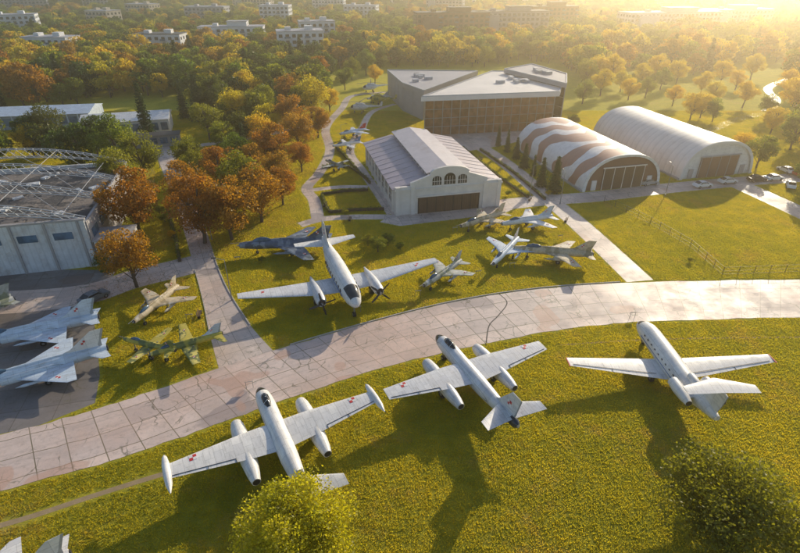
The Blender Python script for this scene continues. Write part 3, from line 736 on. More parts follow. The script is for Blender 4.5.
def fighter(name, loc, hd, L, W, mat, kind='swept', fincol=None, side=False):
    e = empty(name, (loc[0], loc[1], 0), math.radians(hd)); z = 1.75; k = L/14.0; r = .62*k
    b = MB()
    if side:
        xs = [(.5*L, .03, .03, z-.05), (.46*L, .2*k, .2*k, z), (.38*L, .42*k, .45*k, z+.03), (.28*L, .58*k, .66*k, z+.08), (.1*L, .65*k, .72*k, z+.05), (-.15*L, .68*k, .7*k, z), (-.35*L, .6*k, .6*k, z), (-.46*L, .42*k, .44*k, z), (-.46*L, .34*k, .36*k, z)]
    else:
        xs = [(.46*L, .34*k, .36*k, z), (.465*L, .4*k, .42*k, z), (.4*L, .5*k, .54*k, z), (.28*L, r, r*1.08, z), (.1*L, r*1.06, r*1.12, z), (-.15*L, r*1.06, r*1.08, z), (-.35*L, r*.95, r, z), (-.46*L, .44*k, .46*k, z), (-.46*L, .36*k, .38*k, z)]
    b.loft(xs, 20)
    if side:
        for s_ in (-1, 1): b.loft([(.2*L, .2*k, .42*k, z, s_*.72*k), (.12*L, .26*k, .46*k, z, s_*.72*k), (-.1*L, .2*k, .4*k, z, s_*.66*k), (-.25*L, .05, .1, z, s_*.6*k)], 12)
    b.loft([(.2*L, .12, .1, z+.7*k), (.05*L, .24*k, .28*k, z+.62*k), (-.2*L, .16*k, .2*k, z+.6*k), (-.35*L, .05, .08, z+.5*k)], 10)
    b.build('fuselage', [mat], e, True)
    c = MB(); c.loft([(.34*L, .04, .04, z+.5*k), (.31*L, .26*k, .3*k, z+.62*k), (.25*L, .33*k, .48*k, z+.7*k), (.19*L, .3*k, .4*k, z+.7*k), (.15*L, .12*k, .15*k, z+.7*k)], 14); c.build('canopy', ['bglass'], e, True)
    d = MB(); d.tube((-.462*L, 0, z), (-.47*L, 0, z), .33*k, n=16, m=0)
    if not side: d.tube((.463*L, 0, z), (.467*L, 0, z), .33*k, n=16, m=0); d.loft([(.50*L, .02, .02, z), (.47*L, .17*k, .17*k, z), (.45*L, .2*k, .2*k, z)], 12, 1); d.tube((.46*L, 0, z+.42*k), (.56*L, 0, z+.42*k), .035, n=6, m=1)
    else: d.tube((.5*L, 0, z-.05), (.57*L, 0, z-.05), .03, n=6, m=1)
    d.build('nose_and_nozzle', ['dark', 'steel'], e, True)
    w = MB(); h = W/2
    if kind == 'delta': w.foil([(.18*L, .3*k, z, .42*L, .22), (-.19*L, h, z, .06*L, .06)], 0)
    elif kind == 'straight': w.foil([(.1*L, .3*k, z-.2, .2*L, .28), (.03*L, h, z+.05, .1*L, .1)], 0)
    else: w.foil([(.16*L, .3*k, z, .3*L, .26), (-.02*L, h*.45, z, .2*L, .18), (-.2*L, h, z-.1, .1*L, .08)], 0)
    th = h*.46; w.foil([(-.3*L, .2, z+.1, .15*L, .14), (-.42*L, th, z+.1, .06*L, .06)], 0)
    w.build('wing', [mat], e, True)
    f = MB(); f.foil([(-.12*L, z+.5*k, 0, .32*L, .16), (-.24*L, z+1.0*k, 0, .2*L, .16), (-.39*L, z+2.5*k, 0, .09*L, .08)], 0, True, False); f.build('fin', [fincol or mat], e, True)
    p = MB()
    if kind != 'straight':
        for s_ in (-1, 1):
            y = s_*h*.45; p.loft([(.12*L, .02, .02, z-.45, y), (.07*L, .18, .18, z-.45, y), (-.08*L, .2, .2, z-.45, y), (-.16*L, .03, .03, z-.45, y)], 10); p.box((-.03*L, y, z-.2), (1.0, .08, .35))
        p.build('drop_tanks', [mat], e, True)
    q = MB(); checker(q, (-.33*L, 0, z+1.45*k), .25*k, True)
    xx = {'delta': -.14, 'straight': -.02, 'swept': -.2}[kind]*L
    for s_ in (-1, 1): checker(q, (xx, s_*h*.68, z+(.0 if kind != 'straight' else -.02)), .26*k)
    q.build('insignia', ['red', 'white'], e)
    gq = MB(); wheel(gq, .3*L, 0, .28, .2, z); wheel(gq, -.06*L, 1.3*k, .38, .2, z); wheel(gq, -.06*L, -1.3*k, .38, .2, z); gq.build('landing_gear', ['tyre', 'steel'], e)
    return e
def FG(name, nose, tail, L, W, mat, kind='swept', fincol=None, side=False):
    a, b = G(*nose, 1.7), G(*tail, 1.7); c = (a+b)/2; hd = math.degrees(math.atan2(a.y-b.y, a.x-b.x))
    fighter(name, (c.x, c.y), hd, L, W, mat, kind, fincol, side)
FG('swept_wing_attack_jet', (236, 246), (335, 241), 17, 13, 'navy')
FG('swept_wing_fighter', (419, 289), (465, 258), 11, 8, 'camo3', 'swept')
FG('swept_wing_fighter', (462, 226), (503, 213), 12, 9, 'camo2', 'swept')
FG('swept_wing_fighter', (488, 269), (522, 234), 12, 9.5, 'pale', 'swept', 'white')
FG('swept_wing_fighter', (502, 224), (552, 216), 12, 9.5, 'white', 'swept', 'pale')
FG('swept_wing_fighter', (522, 249), (585, 254), 14, 9.5, 'camo2', 'swept')
FG('jet_trainer', (134, 322), (178, 286), 10.5, 9.0, 'camo2', 'swept')
FG('jet_trainer', (128, 340), (172, 350), 8.5, 7.5, 'camo4', 'straight')
FG('jet_trainer', (160, 352), (214, 336), 9.5, 9.5, 'camo4', 'straight', 'pale')
FG('delta_wing_fighter', (-32, 345), (92, 318), 17, 9, 'pale', 'delta', 'pale', True)
FG('delta_wing_fighter', (-30, 388), (94, 352), 17, 9.5, 'pale', 'delta', 'white', True)
FG('delta_wing_fighter', (-105, 345), (12, 300), 15, 8, 'camo3', 'delta', None)
FG('jet_trainer', (333, 146), (361, 142), 9, 9, 'white', 'straight', 'blue')
FG('jet_trainer', (340, 134), (366, 129), 10, 9, 'pale', 'swept', 'red')
FG('jet_trainer', (366, 99), (390, 96), 10, 10, 'white', 'straight')
FG('jet_trainer', (325, 160), (345, 168), 8, 8, 'camo3', 'straight')
fighter('delta_wing_fighter', (-32.4, 21.3), 217, 14.5, 8.5, 'white', 'delta', 'white')

def helicopter(loc, hd, mat):
    e = empty('helicopter', (loc[0], loc[1], 0), math.radians(hd)); z = 1.9
    b = MB(); b.loft([(3.4, .1, .1, z-.2), (3.1, .6, .6, z-.1), (2.2, .95, 1.0, z), (.5, 1.0, 1.1, z+.1), (-1.5, .8, .9, z+.2), (-3, .35, .4, z+.5), (-7.5, .15, .18, z+.8)], 16, 0, lambda x, a: 1 if (1.8 < x < 3.2 and 10 < a < 170) else None)
    b.loft([(1.5, .3, .2, z+1.3), (.8, .55, .4, z+1.3), (-1.2, .5, .4, z+1.2), (-2.2, .1, .1, z+1.0)], 12)
    b.foil([(-6.8, z+.7, 0, 1.2, .12), (-7.6, z+2.3, 0, .7, .08)], 0, True, False); b.build('fuselage', [mat, 'glass'], e, True)
    r = MB(); r.tube((0, 0, z+1.3), (0, 0, z+2.1), .12, n=8)
    for i in range(3):
        a = .4+i*2.094; r.box((3.4*math.cos(a), 3.4*math.sin(a), z+2.0), (6.6, .35, .06), 0, a)
    r.build('main_rotor', ['dark'], e)
    gq = MB(); wheel(gq, 2.0, 0, .3, .2, 1.4); wheel(gq, -.9, 1.2, .35, .2, 1.6); wheel(gq, -.9, -1.2, .35, .2, 1.6); gq.tube((-7.5, .25, z+1.9), (-7.5, .25, z+3.0), .05, n=6, m=1); gq.tube((-7.5, .25, z+1.9), (-7.5, .25, z+.9), .05, n=6, m=1)
    gq.build('landing_gear', ['tyre', 'steel'], e)
helicopter(G(360, 113), 170, 'white'); helicopter(G(378, 104), 150, 'camo4'); helicopter(G(371, 92), 190, 'pale')

# ------------------------------------------------ vehicles
def car(loc, hd, col):
    e = empty('parked_car', (loc[0], loc[1], 0), math.radians(hd))
    m = paint('car_paint', col, .25, .1, 0)
    prof = [(2.15, .35), (2.2, .6), (2.05, .78), (1.1, .92), (.45, 1.42), (-.9, 1.46), (-1.75, 1.02), (-2.15, .95), (-2.2, .4)]
    b = MB(); n = len(prof); vs = []
    for y, k in ((-.86, 0), (-.7, 1), (.7, 1), (.86, 0)):
        for x, z in prof:
            vs.append((x*(.97 if k == 0 else 1), y, z if k or z < 1.0 else .95+(z-.95)*.25))
    b.add(vs, [(j*n+i, j*n+(i+1) % n, (j+1)*n+(i+1) % n, (j+1)*n+i) for j in range(3) for i in range(n)]+[tuple(range(n)), tuple(range(3*n, 4*n))], 0)
    b.build('body', [m], e)
    g_ = MB()
    for s_ in (-1, 1): g_.add([(.95, s_*.84, .98), (.42, s_*.73, 1.37), (-.88, s_*.73, 1.40), (-1.55, s_*.84, 1.02)], [(0, 1, 2, 3)])
    g_.add([(1.08, -.66, .96), (1.08, .66, .96), (.5, .62, 1.40), (.5, -.62, 1.40)], [(0, 1, 2, 3)])
    g_.add([(-1.72, -.66, 1.06), (-1.72, .66, 1.06), (-1.0, .62, 1.45), (-1.0, -.62, 1.45)], [(0, 1, 2, 3)])
    for v in range(len(g_.v)): x, y, z = g_.v[v]; g_.v[v] = (x*1.01, y*1.03, z+.02)
    g_.build('windows', ['glass'], e)
    w = MB()
    for x in (1.35, -1.35):
        for y in (-.78, .78): w.tube((x, y-.11, .32), (x, y+.11, .32), .32, n=14); w.tube((x, y-.12, .32), (x, y+.12, .32), .17, n=10, m=1)
    w.build('wheels', ['tyre', 'steel'], e)
car(G(702, 187), 14, (.8, .8, .8)); car(G(756, 181), 10, (.04, .05, .06)); car(G(797, 176), 100, (.5, .05, .04)); car(G(648, 184.5), 14, (.4, .38, .35))
car(G(785, 172), 100, (.75, .75, .75)); car(G(773, 180), 12, (.8, .8, .78)); car(G(790, 187), 60, (.8, .8, .8)); car(G(727, 183), 12, (.75, .74, .7)); car(G(95, 300), 60, (.15, .16, .18))

# ------------------------------------------------ street furniture
def lamp(p, hd):
    b = MB(); b.tube((0, 0, 0), (0, 0, 7), .09, .05, 8); b.tube((0, 0, 6.9), (1.3, 0, 7.2), .04, .035, 6); b.box((1.5, 0, 7.22), (.7, .25, .12), 1); b.tube((0, 0, 0), (0, 0, .5), .14, n=8)
    b.build('street_lamp', ['steel', 'dark'], None, False, (p[0], p[1], 0), math.radians(hd))
for u, v, h in ((232, 300, 180), (212, 240, 180), (192, 195, 180), (160, 168, 0), (560, 204, 90), (665, 196, 90), (530, 196, 0), (300, 129, 90), (342, 150, 0)):
    lamp(G(u, v), h)
def board(p, hd):
    b = MB(); b.tube((0, -.4, 0), (0, -.4, .9), .03, n=6, m=0); b.tube((0, .4, 0), (0, .4, .9), .03, n=6, m=0)
    b.add([(-.2, -.5, .8), (-.2, .5, .8), (.15, .5, 1.15), (.15, -.5, 1.15), (-.2, -.5, .76), (-.2, .5, .76), (.15, .5, 1.11), (.15, -.5, 1.11)], [(0, 1, 2, 3), (4, 5, 6, 7), (0, 1, 5, 4), (2, 3, 7, 6), (1, 2, 6, 5), (3, 0, 4, 7)], 1)
    b.build('information_board', ['steel', 'line'], None, False, (p[0], p[1], 0), math.radians(hd))
for u, v in ((358, 312), (418, 296), (478, 276), (238, 262), (512, 268), (455, 232), (250, 388), (632, 318), (560, 240), (190, 320), (195, 350)): board(G(u, v), -80)
def bench(p, hd):
    b = MB()
    for i in range(3): b.box((0+.15*i-.15, 0, .45), (.12, 1.7, .04), 0)
    for i in range(2): b.box((.27, 0, .62+.16*i), (.04, 1.7, .11), 0)
    for y in (-.7, .7): b.box((0, y, .22), (.45, .06, .43), 1)
    b.build('park_bench', ['door', 'dark'], None, False, (p[0], p[1], 0), math.radians(hd))
for u, v in ((325, 206), (350, 220), (480, 160), (530, 200), (566, 221), (200, 316)): bench(G(u, v), random.uniform(0, 360))
def fence(pts, hgt=1.5):
    P = [G(*p) for p in pts]; b = MB()
    for i in range(len(P)-1):
        d = P[i+1]-P[i]; n = max(1, int(d.length/2.5))
        for j in range(n+1):
            p = P[i]+d*j/n; b.box((p.x, p.y, hgt/2), (.06, .06, hgt))
        for z in (.15, hgt*.5, hgt-.05): b.tube(P[i]+Vector((0, 0, z)), P[i+1]+Vector((0, 0, z)), .014, n=4)
        for j in range(n*8):
            p = P[i]+d*(j+.5)/(n*8); b.tube((p.x, p.y, .15), (p.x, p.y, hgt-.05), .008, n=3)
    b.build('mesh_fence', ['dark'])
fence([(604, 202), (650, 224), (690, 247), (722, 275)]); fence([(722, 275), (800, 272), (880, 270)]); fence([(120, 236), (112, 262)])

# ------------------------------------------------ vegetation
def add_tint(me, tint):
    a = me.attributes.new('tint', 'FLOAT', 'FACE'); a.data.foreach_set('value', np.asarray(tint, dtype=np.float32))
def leaf_quads(pos, size, rng, up=.35):
    n = len(pos); nr = rng.normal(size=(n, 3)); nr[:, 2] = nr[:, 2]+up
    nr /= np.linalg.norm(nr, axis=1)[:, None]
    a = np.cross(nr, rng.normal(size=(n, 3))); a /= np.linalg.norm(a, axis=1)[:, None]; b = np.cross(nr, a)
    s = (size*rng.uniform(.6, 1.4, n))[:, None]
    v = np.stack([pos-a*s*.5, pos+b*s*.32, pos+a*s*.5, pos-b*s*.32], 1).reshape(-1, 3)
    f = np.arange(n*4).reshape(-1, 4); return v, f
def tree_mesh(name, H, R, cb, ncl, nlf, leaf, mat, seed, top=1.0, droop=0):
    rng = np.random.default_rng(seed); b = MB()
    cz, hz = (H+cb)/2, (H-cb)/2
    C = []
    while len(C) < ncl:
        q = rng.uniform(-1, 1, 3); l = np.linalg.norm(q)
        if l > 1 or l < .3: continue
        zz = q[2]; w = 1.0-.35*max(zz, 0)*top
        C.append((q[0]*R*w*.86, q[1]*R*w*.86, cz+zz*hz*.86, R*rng.uniform(.18, .38)))
    C = np.array(C)
    pts = [Vector((0, 0, -.1))]; k = 5
    for i in range(1, k+1): pts.append(Vector((rng.normal()*.04*H*i/k, rng.normal()*.04*H*i/k, H*.8*i/k)))
    r0 = H*.022+.05
    for i in range(k): b.tube(pts[i], pts[i+1], r0*(1-.8*i/k), r0*(1-.8*(i+1)/k), 8, 0)
    for c in C[:min(ncl, 22)]:
        tz = max(cb*.7, c[2]-R*.6); i = min(k-1, int(tz/(H*.8)*k)); f = tz/(H*.8)*k-i; f = min(max(f, 0), 1)
        s = pts[i].lerp(pts[i+1], f); e_ = Vector(c[:3]); md = s.lerp(e_, .5)+Vector((0, 0, .05*H))
        b.tube(s, md, r0*.35, r0*.2, 5, 0); b.tube(md, e_, r0*.2, r0*.06, 4, 0)
    nb = len(b.f)
    per = nlf//ncl; P = []; T = []
    for c in C:
        d = rng.normal(size=(per, 3)); d /= np.linalg.norm(d, axis=1)[:, None]
        rr = c[3]*rng.uniform(.35, 1.15, per)**.6
        p = c[:3]+d*rr[:, None]*np.array([1.1, 1.1, .75])
        if droop: p[:, 2] -= droop*rng.random(per)**2*(np.hypot(p[:, 0], p[:, 1])/R)
        P.append(p); T.append(np.clip(rng.uniform(.0, .85)+rng.normal(size=per)*.18, 0, 1))
    P = np.concatenate(P); T = np.concatenate(T); kk = P[:, 2] > .3; P = P[kk]; T = T[kk]
    v, f = leaf_quads(P, leaf, rng)
    o = len(b.v); b.v += v.tolist(); b.f += (f+o).tolist(); b.mi += [1]*len(f)
    me = bpy.data.meshes.new(name); me.from_pydata(b.v, [], b.f); me.materials.append(M['bark']); me.materials.append(M[mat])
    me.polygons.foreach_set('material_index', b.mi); add_tint(me, np.concatenate([np.zeros(nb), T])); me.update(); return me
def conifer_mesh(name, H, R, nlf, leaf, seed):
    rng = np.random.default_rng(seed); b = MB(); b.tube((0, 0, -.1), (0, 0, H*.97), H*.02+.03, .02, 7, 0); nb = len(b.f)
    lay = int(H*1.7); P = []; T = []
    for i in range(lay):
        f = i/lay; z = H*(.07+.92*f); r = R*(1-f)**.8*rng.uniform(.85, 1.1); nbk = max(4, int(9*(1-f)+4)); ph = rng.random()*6.28
        for j in range(nbk):
            a = ph+6.283*j/nbk+rng.normal()*.12; m = max(3, int(nlf*(1-f*.8)/(lay*nbk*.6))); t = rng.random(m)**.7; rl = r*rng.uniform(.75, 1.1)
            x = np.cos(a)*t*rl+rng.normal(size=m)*.08*R; y = np.sin(a)*t*rl+rng.normal(size=m)*.08*R
            P.append(np.stack([x, y, z-t*rl*.35+rng.normal(size=m)*.05*R], 1)); T.append(np.full(m, rng.random()))
    P = np.concatenate(P); T = np.concatenate(T); v, f = leaf_quads(P, leaf, rng, .8); o = len(b.v); b.v += v.tolist(); b.f += (f+o).tolist(); b.mi += [1]*len(f)
    me = bpy.data.meshes.new(name); me.from_pydata(b.v, [], b.f); me.materials.append(M['bark']); me.materials.append(M['lconif'])
    me.polygons.foreach_set('material_index', b.mi); add_tint(me, np.concatenate([np.zeros(nb), T])); me.update(); return me
def put(name, me, p, s=1.0, r=None, sz=None):
    ob = bpy.data.objects.new(name, me); ob.location = (p[0], p[1], 0); ob.rotation_euler[2] = random.uniform(0, 6.28) if r is None else r
    ob.scale = (s, s, sz or s); COL.objects.link(ob); return ob
TM = {}
for k_, mt in (('g', 'lgreen'), ('d', 'ldark'), ('y', 'lyellow'), ('o', 'lorange')):
    TM[k_] = [tree_mesh('tree_'+k_, 12, 5.0, 2.2, 38, 7500, .36, mt, 11+i*7+ord(k_)) for i in range(3)]
TM['c'] = [conifer_mesh('conifer', 12, 2.6, 6000, .34, 5), conifer_mesh('conifer', 12, 2.0, 5000, .3, 6)]
names = {'g': 'deciduous_tree', 'd': 'deciduous_tree', 'y': 'yellow_birch_tree', 'o': 'autumn_tree', 'c': 'conifer_tree'}
LIT = []
def T_(u, v, k, h, wf=1.0):
    s = h/12; p = G(u, v); put(names[k], random.choice(TM[k]), p, s*wf, None, s)
    if k == 'o': LIT.append((p.x, p.y, s*6.5))
for a in [(137, 287, 'o', 10.5), (142, 236, 'o', 14), (205, 243, 'o', 14), (232, 240, 'o', 13), (190, 215, 'o', 12), (262, 222, 'o', 12.5), (245, 205, 'g', 12), (283, 205, 'o', 9), (222, 190, 'o', 11), (275, 168, 'o', 12), (300, 155, 'o', 12), (292, 135, 'o', 13), (312, 120, 'y', 15), (318, 138, 'o', 10),
          (120, 170, 'g', 14), (128, 200, 'g', 12), (100, 160, 'd', 12), (145, 180, 'g', 12), (55, 152, 'd', 13), (35, 158, 'y', 10), (245, 150, 'd', 11), (262, 126, 'g', 14), (235, 128, 'y', 13), (210, 140, 'g', 12), (290, 110, 'o', 13), (215, 118, 'd', 15), (250, 108, 'y', 14), (190, 170, 'g', 9), (196, 182, 'g', 8),
          (150, 142, 'c', 17), (200, 120, 'c', 15), (185, 118, 'c', 13), (246, 160, 'c', 10), (275, 120, 'c', 13),
          (507, 152, 'c', 6.5), (516, 159, 'c', 6), (524, 168, 'c', 6.5), (541, 186, 'c', 7), (554, 192, 'c', 8.5), (498, 146, 'c', 6), (533, 176, 'c', 5.5),
          (700, 118, 'y', 9), (712, 122, 'g', 8), (690, 120, 'y', 10), (672, 106, 'y', 8), (740, 160, 'y', 8), (756, 168, 'g', 9), (765, 120, 'g', 9), (792, 118, 'y', 15), (790, 150, 'g', 11), (810, 165, 'y', 12), (805, 192, 'g', 9), (600, 96, 'y', 11), (585, 88, 'g', 12), (582, 104, 'g', 9), (620, 92, 'y', 9), (645, 98, 'g', 8), (750, 80, 'y', 12), (735, 90, 'y', 9),
          (400, 100, 'g', 7), (410, 112, 'd', 5), (330, 112, 'y', 9), (345, 90, 'g', 10), (375, 85, 'y', 9), (572, 130, 'd', 5), (380, 72, 'd', 12), (366, 76, 'g', 12), (352, 80, 'g', 10), (640, 86, 'y', 10), (660, 90, 'g', 9), (700, 96, 'y', 10), (770, 134, 'y', 9),
          (255, 182, 'o', 10), (240, 172, 'g', 10), (262, 150, 'y', 11), (228, 158, 'g', 10), (280, 186, 'o', 9), (306, 104, 'y', 12), (270, 138, 'y', 11), (322, 98, 'g', 12), (302, 172, 'o', 8), (610, 84, 'y', 13), (628, 100, 'y', 9), (655, 80, 'y', 12), (676, 84, 'y', 11), (720, 84, 'y', 11), (712, 104, 'y', 9), (742, 108, 'y', 10), (784, 100, 'y', 12), (596, 84, 'y', 13)]:
    T_(*a)
near_y = tree_mesh('birch', 12, 5.2, 1.6, 80, 30000, .24, 'lbirch', 91, 1.3, 1.2)
near_g = tree_mesh('broadleaf', 11, 5.8, 1.5, 70, 30000, .26, 'lgreen', 92, .8)
put('yellow_birch_tree', near_y, (-8.2, 25.0), .92, 1.0, .86)
put('deciduous_tree', near_g, (27.8, 27.4), 1.0, 2.0, .88)
for u, v, s in ((378, 252, .26), (388, 246, .22), (368, 246, .2), (400, 250, .14), (102, 268, .2), (108, 275, .16), (262, 262, .1), (160, 215, .2), (165, 222, .18), (172, 238, .14), (548, 196, .12), (690, 262, .08), (345, 215, .12), (508, 196, .12), (422, 200, .1)):
    put('garden_bush', TM['g'][0] if random.random() < .8 else TM['y'][1], G(u, v), s*1.25, None, s)
def hedge(pts, w=.7, h=.8):
    P = cat([G(*p) for p in pts], 3); b = MB(); rng = np.random.default_rng(len(pts)+int(pts[0][0])); A = []
    for i in range(len(P)-1):
        d = P[i+1]-P[i]; n = int(d.length*70); t = rng.random(n)
        nx, ny = -d.y/d.length, d.x/d.length; o = rng.uniform(-.5, .5, n)*w*rng.uniform(.8, 1.2, n)
        A.append(np.stack([P[i].x+d.x*t+nx*o, P[i].y+d.y*t+ny*o, rng.random(n)**.6*h*(1+.15*np.sin(t*9+i))], 1))
        c = (P[i]+P[i+1])/2; b.box((c.x, c.y, h*.35), (d.length, w*.6, h*.7), 0, math.atan2(d.y, d.x))
    A = np.concatenate(A); v, f = leaf_quads(A, .2, rng); nb = len(b.f); o = len(b.v); b.v += v.tolist(); b.f += (f+o).tolist(); b.mi += [1]*len(f)
    me = bpy.data.meshes.new('hedge'); me.from_pydata(b.v, [], b.f); me.materials.append(M['bark']); me.materials.append(M['lhedge']); me.polygons.foreach_set('material_index', b.mi)
    add_tint(me, np.concatenate([np.zeros(nb), rng.random(len(f))])); ob = bpy.data.objects.new('hedge', me); COL.objects.link(ob)
hedge([(322, 168), (345, 166), (362, 176), (370, 184)]); hedge([(322, 195), (345, 192), (368, 191)]); hedge([(330, 213), (355, 211), (384, 210)])
hedge([(322, 196), (326, 206), (330, 213)]); hedge([(336, 148), (348, 160), (358, 172)]); hedge([(480, 150), (512, 172), (545, 200)], .6, .7)
hedge([(462, 148), (500, 178), (528, 198)], .6, .7); hedge([(180, 262), (176, 240), (168, 212)], .8, 1)
rng_l = np.random.default_rng(3); LP = []
for x, y, r in LIT:
    n = 900; a = rng_l.uniform(0, 6.28, n); q = r*np.sqrt(rng_l.random(n))*rng_l.uniform(.6, 1.2, n); LP.append(np.stack([x+q*np.cos(a), y+q*np.sin(a), np.full(n, .13)], 1))
LP = np.concatenate(LP); lv, lf = leaf_quads(LP, .16, rng_l, 6); lm = bpy.data.meshes.new('fallen_leaves'); lm.from_pydata(lv.tolist(), [], lf.tolist()); lm.materials.append(M['litter']); lo_ = bpy.data.objects.new('fallen_leaves', lm); COL.objects.link(lo_)

def instancer(parent, key, me, items, square=False):
    """items: (x,y,rot,scale)"""
    if not items: return
    vs = []; fs = []
    for (x, y, r, s) in items:
        o = len(vs); h = s*.5
        for k in range(4):
            a = r+math.pi/4+k*math.pi/2; q = h*math.sqrt(2)
            vs.append((x+q*math.cos(a), y+q*math.sin(a), 0))
        fs.append((o, o+1, o+2, o+3))
    m = bpy.data.meshes.new(key+'_layout'); m.from_pydata(vs, [], fs)
    ob = bpy.data.objects.new(key+'_layout', m); COL.objects.link(ob); ob.parent = parent
    ob.instance_type = 'FACES'; ob.use_instance_faces_scale = True; ob.instance_faces_scale = 1.0
    ob.show_instancer_for_render = False; ob.show_instancer_for_viewport = False
    c = bpy.data.objects.new(key, me); COL.objects.link(c); c.parent = ob
def inside(poly, X, Y):
    r = np.zeros(X.shape, bool); n = len(poly); j = n-1
    for i in range(n):
        xi, yi = poly[i]; xj, yj = poly[j]
        c = ((yi > Y) != (yj > Y))
        with np.errstate(divide='ignore', invalid='ignore'): t = X < (xj-xi)*(Y-yi)/(yj-yi)+xi
        r ^= (c & t); j = i
    return r

# forest
FT = {}
for k_, mt in (('g', 'lgreen'), ('d', 'ldark'), ('y', 'lyellow'), ('o', 'lorange')):
    FT[k_] = tree_mesh('forest_tree_'+k_, 14, 6.0, 1.5, 26, 2600, .75, mt, 51+ord(k_))
FT['c'] = conifer_mesh('forest_conifer', 15, 3.2, 2200, .7, 8)
zones = [([(-90, -8), (395, -8), (400, 40), (392, 66), (335, 70), (318, 92), (280, 98), (200, 106), (190, 106), (175, 98), (120, 99), (60, 108), (20, 108), (-90, 112)], 7.4, .98, 9),
         ([(395, -8), (620, -8), (620, 30), (600, 66), (575, 74), (560, 67), (520, 62), (480, 68), (392, 68)], 7.6, .97, 9),
         ([(600, -8), (900, -8), (900, 55), (800, 60), (740, 66), (690, 76), (630, 78), (585, 80), (570, 70), (600, 45)], 8.0, .88, .9),
         ([(780, 70), (900, 60), (900, 160), (805, 150)], 10, .6, .9),
         ([(185, 106), (280, 98), (318, 96), (322, 120), (280, 130), (200, 135)], 9, .65, 9),
         ([(-90, 140), (-2, 150), (70, 158), (100, 172), (60, 178), (-90, 182)], 9, .6, 9)]
items = {k: [] for k in FT}
for px, sp, dens, cl in zones:
    poly = np.array([G(u, max(v, -6))[:2] for u, v in px]); x0, y0 = poly.min(0); x1, y1 = poly.max(0); y1 = min(y1, 1100)
    y = y0
    while y < y1:
        st = sp*(1+max(0, y-350)/500)
        xs = np.arange(x0, x1, st); xs = xs+RNG.uniform(-.4, .4, len(xs))*st
        ys = np.full(len(xs), y)+RNG.uniform(-.4, .4, len(xs))*st
        ok = inside(poly, xs, ys) & (RNG.random(len(xs)) < dens) & (np.abs(xs) < ys*.95+60)
        ok &= ~(np.sin(xs*.021+1.3)*np.cos(ys*.017+xs*.006) > cl)
        for bp in BLD:
            c = bp.mean(0); big = c+(bp-c)*1.2; ok &= ~inside(big, xs, ys)
            if c[1] > 260: ok &= ~inside(bp-np.array([0, 11.0]), xs, ys)
        for x, yy in zip(xs[ok], ys[ok]):
            n_ = math.sin(x*.03)+math.sin(yy*.023+1)+random.gauss(0, .7)+(.9 if x > 60 else 0)
            k = random.choices('gdyoc', [6, 4, 1.1, .6, .7] if n_ < .6 else [3.5, 1.2, 3.0, 1.8, .3])[0]
            items[k].append((float(x), float(yy), random.uniform(0, 6.28), random.uniform(.6, 1.15)*(1 if st < 12 else 1.2)))
        y += st
fe = empty('forest')
for k in FT: instancer(fe, {'g': 'green_tree', 'd': 'dark_tree', 'y': 'yellow_tree', 'o': 'autumn_tree_mass', 'c': 'conifer_mass'}[k], FT[k], items[k])

# grass
def patch_mesh(name, size, dens, seed, wid=.05, hgt=.17):
    rng = np.random.default_rng(seed); n = int(size*size*dens)
    x = rng.uniform(-size/2, size/2, n); y = rng.uniform(-size/2, size/2, n)
    a = rng.uniform(0, 6.283, n); w = wid*rng.uniform(.6, 1.4, n); h = hgt*rng.uniform(.4, 1.3, n)
    tx = rng.normal(size=n)*.4*h; ty = rng.normal(size=n)*.4*h
    v = np.stack([np.stack([x-np.cos(a)*w, y-np.sin(a)*w, np.full(n, -.01)], 1), np.stack([x+np.cos(a)*w, y+np.sin(a)*w, np.full(n, -.01)], 1), np.stack([x+tx, y+ty, h], 1)], 1).reshape(-1, 3)
    f = np.arange(n*3).reshape(-1, 3); me = bpy.data.meshes.new(name); me.from_pydata(v.tolist(), [], f.tolist()); me.materials.append(M['blades'])
    add_tint(me, rng.random(n)); me.update(); return me
SZ = [4.0, 2.0, 1.0, .5]
cells = {s: [] for s in SZ}
PV = PAVED
PB = [(p.min(0), p.max(0)) for p in PV]
def classify(X, Y, s):
    k = np.linspace(-.5, .5, 5)*s; gx, gy = np.meshgrid(k, k); gx = gx.ravel(); gy = gy.ravel()
    PX = X[:, None]+gx[None]; PY = Y[:, None]+gy[None]; r = np.zeros(PX.shape, bool)
    for p, (a, b) in zip(PV, PB):
        m = (X > a[0]-s) & (X < b[0]+s) & (Y > a[1]-s) & (Y < b[1]+s)
        if m.any(): r[m] |= inside(p, PX[m], PY[m])
    return r
gx, gy = np.meshgrid(np.arange(-190, 190, 4.0)+2, np.arange(14, 190, 4.0)+2); X = gx.ravel(); Y = gy.ravel()
dep = Y*CP+H0*SP; m = np.abs(X)/dep < .80+10/dep; X, Y = X[m], Y[m]
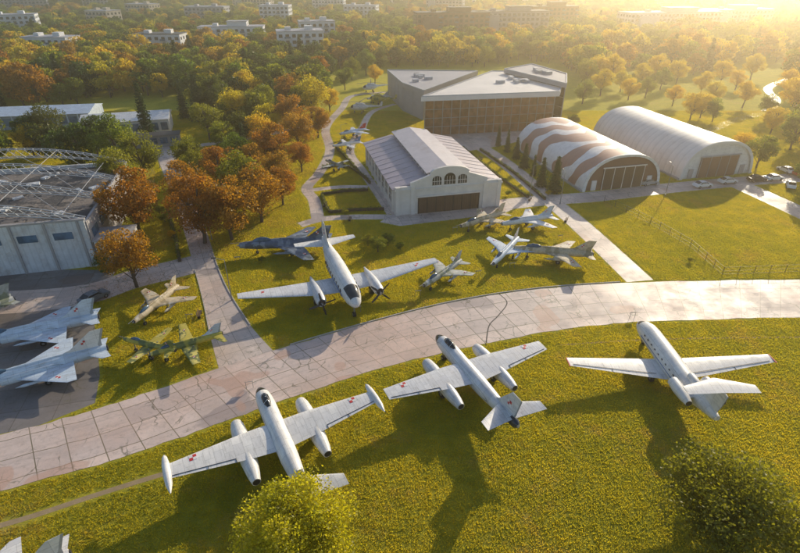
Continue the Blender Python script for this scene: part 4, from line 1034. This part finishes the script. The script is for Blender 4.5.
for si, s in enumerate(SZ):
    r = classify(X, Y, s); full = ~r.any(1); cells[s] += list(zip(X[full], Y[full]))
    part = r.any(1) & ~r.all(1); X, Y = X[part], Y[part]
    if si == len(SZ)-1: break
    q = s/4; X = np.concatenate([X-q, X+q, X-q, X+q]); Y = np.concatenate([Y-q, Y-q, Y+q, Y+q])
ge = empty('grass')
for s in SZ:
    var = 3
    buckets = [[] for _ in range(var)]
    for (x, y) in cells[s]: buckets[random.randrange(var)].append((float(x), float(y), random.randrange(4)*math.pi/2, 1.0))
    for i in range(var): instancer(ge, 'grass_patch_%d' % int(s*10), patch_mesh('grass_patch', s, 95, 300+i+int(s*10)), buckets[i])

# ------------------------------------------------ haze, light, camera
nt = NT('morning_haze'); vs_ = nt.new('VolumeScatter'); vs_.inputs['Density'].default_value = .0011; vs_.inputs['Anisotropy'].default_value = .82
vs_.inputs['Color'].default_value = (1, .84, .58, 1); nt.l.new(vs_.outputs[0], nt.out.inputs['Volume'])
hz = MB(); hz.box((0, 1300, 22.5), (4400, 3400, 49)); hz.build('haze', [nt.m])

AZ, EL = math.radians(33), math.radians(20)
w = bpy.data.worlds.new('World'); sc.world = w; w.use_nodes = True
bg = w.node_tree.nodes['Background']; sky = w.node_tree.nodes.new('ShaderNodeTexSky'); sky.sky_type = 'NISHITA'; sky.sun_disc = False
sky.sun_elevation = EL; sky.sun_rotation = AZ; w.node_tree.links.new(sky.outputs[0], bg.inputs[0]); bg.inputs[1].default_value = .15
sl = bpy.data.lights.new('sun', 'SUN'); sl.energy = 5.0; sl.angle = math.radians(.5); sl.color = (1, .84, .6)
so = bpy.data.objects.new('sun', sl); COL.objects.link(so)
d = -Vector((math.sin(AZ)*math.cos(EL), math.cos(AZ)*math.cos(EL), math.sin(EL))); so.rotation_euler = d.to_track_quat('-Z', 'Y').to_euler(); so.location = (60, 100, 120)
cd = bpy.data.cameras.new('camera'); cd.sensor_width = 36; cd.lens = FP/800*36; cd.clip_end = 8000
co = bpy.data.objects.new('camera', cd); COL.objects.link(co); co.location = (0, 0, H0); co.rotation_euler = (math.pi/2-PT, 0, 0); sc.camera = co
sc.view_settings.view_transform = 'Standard'
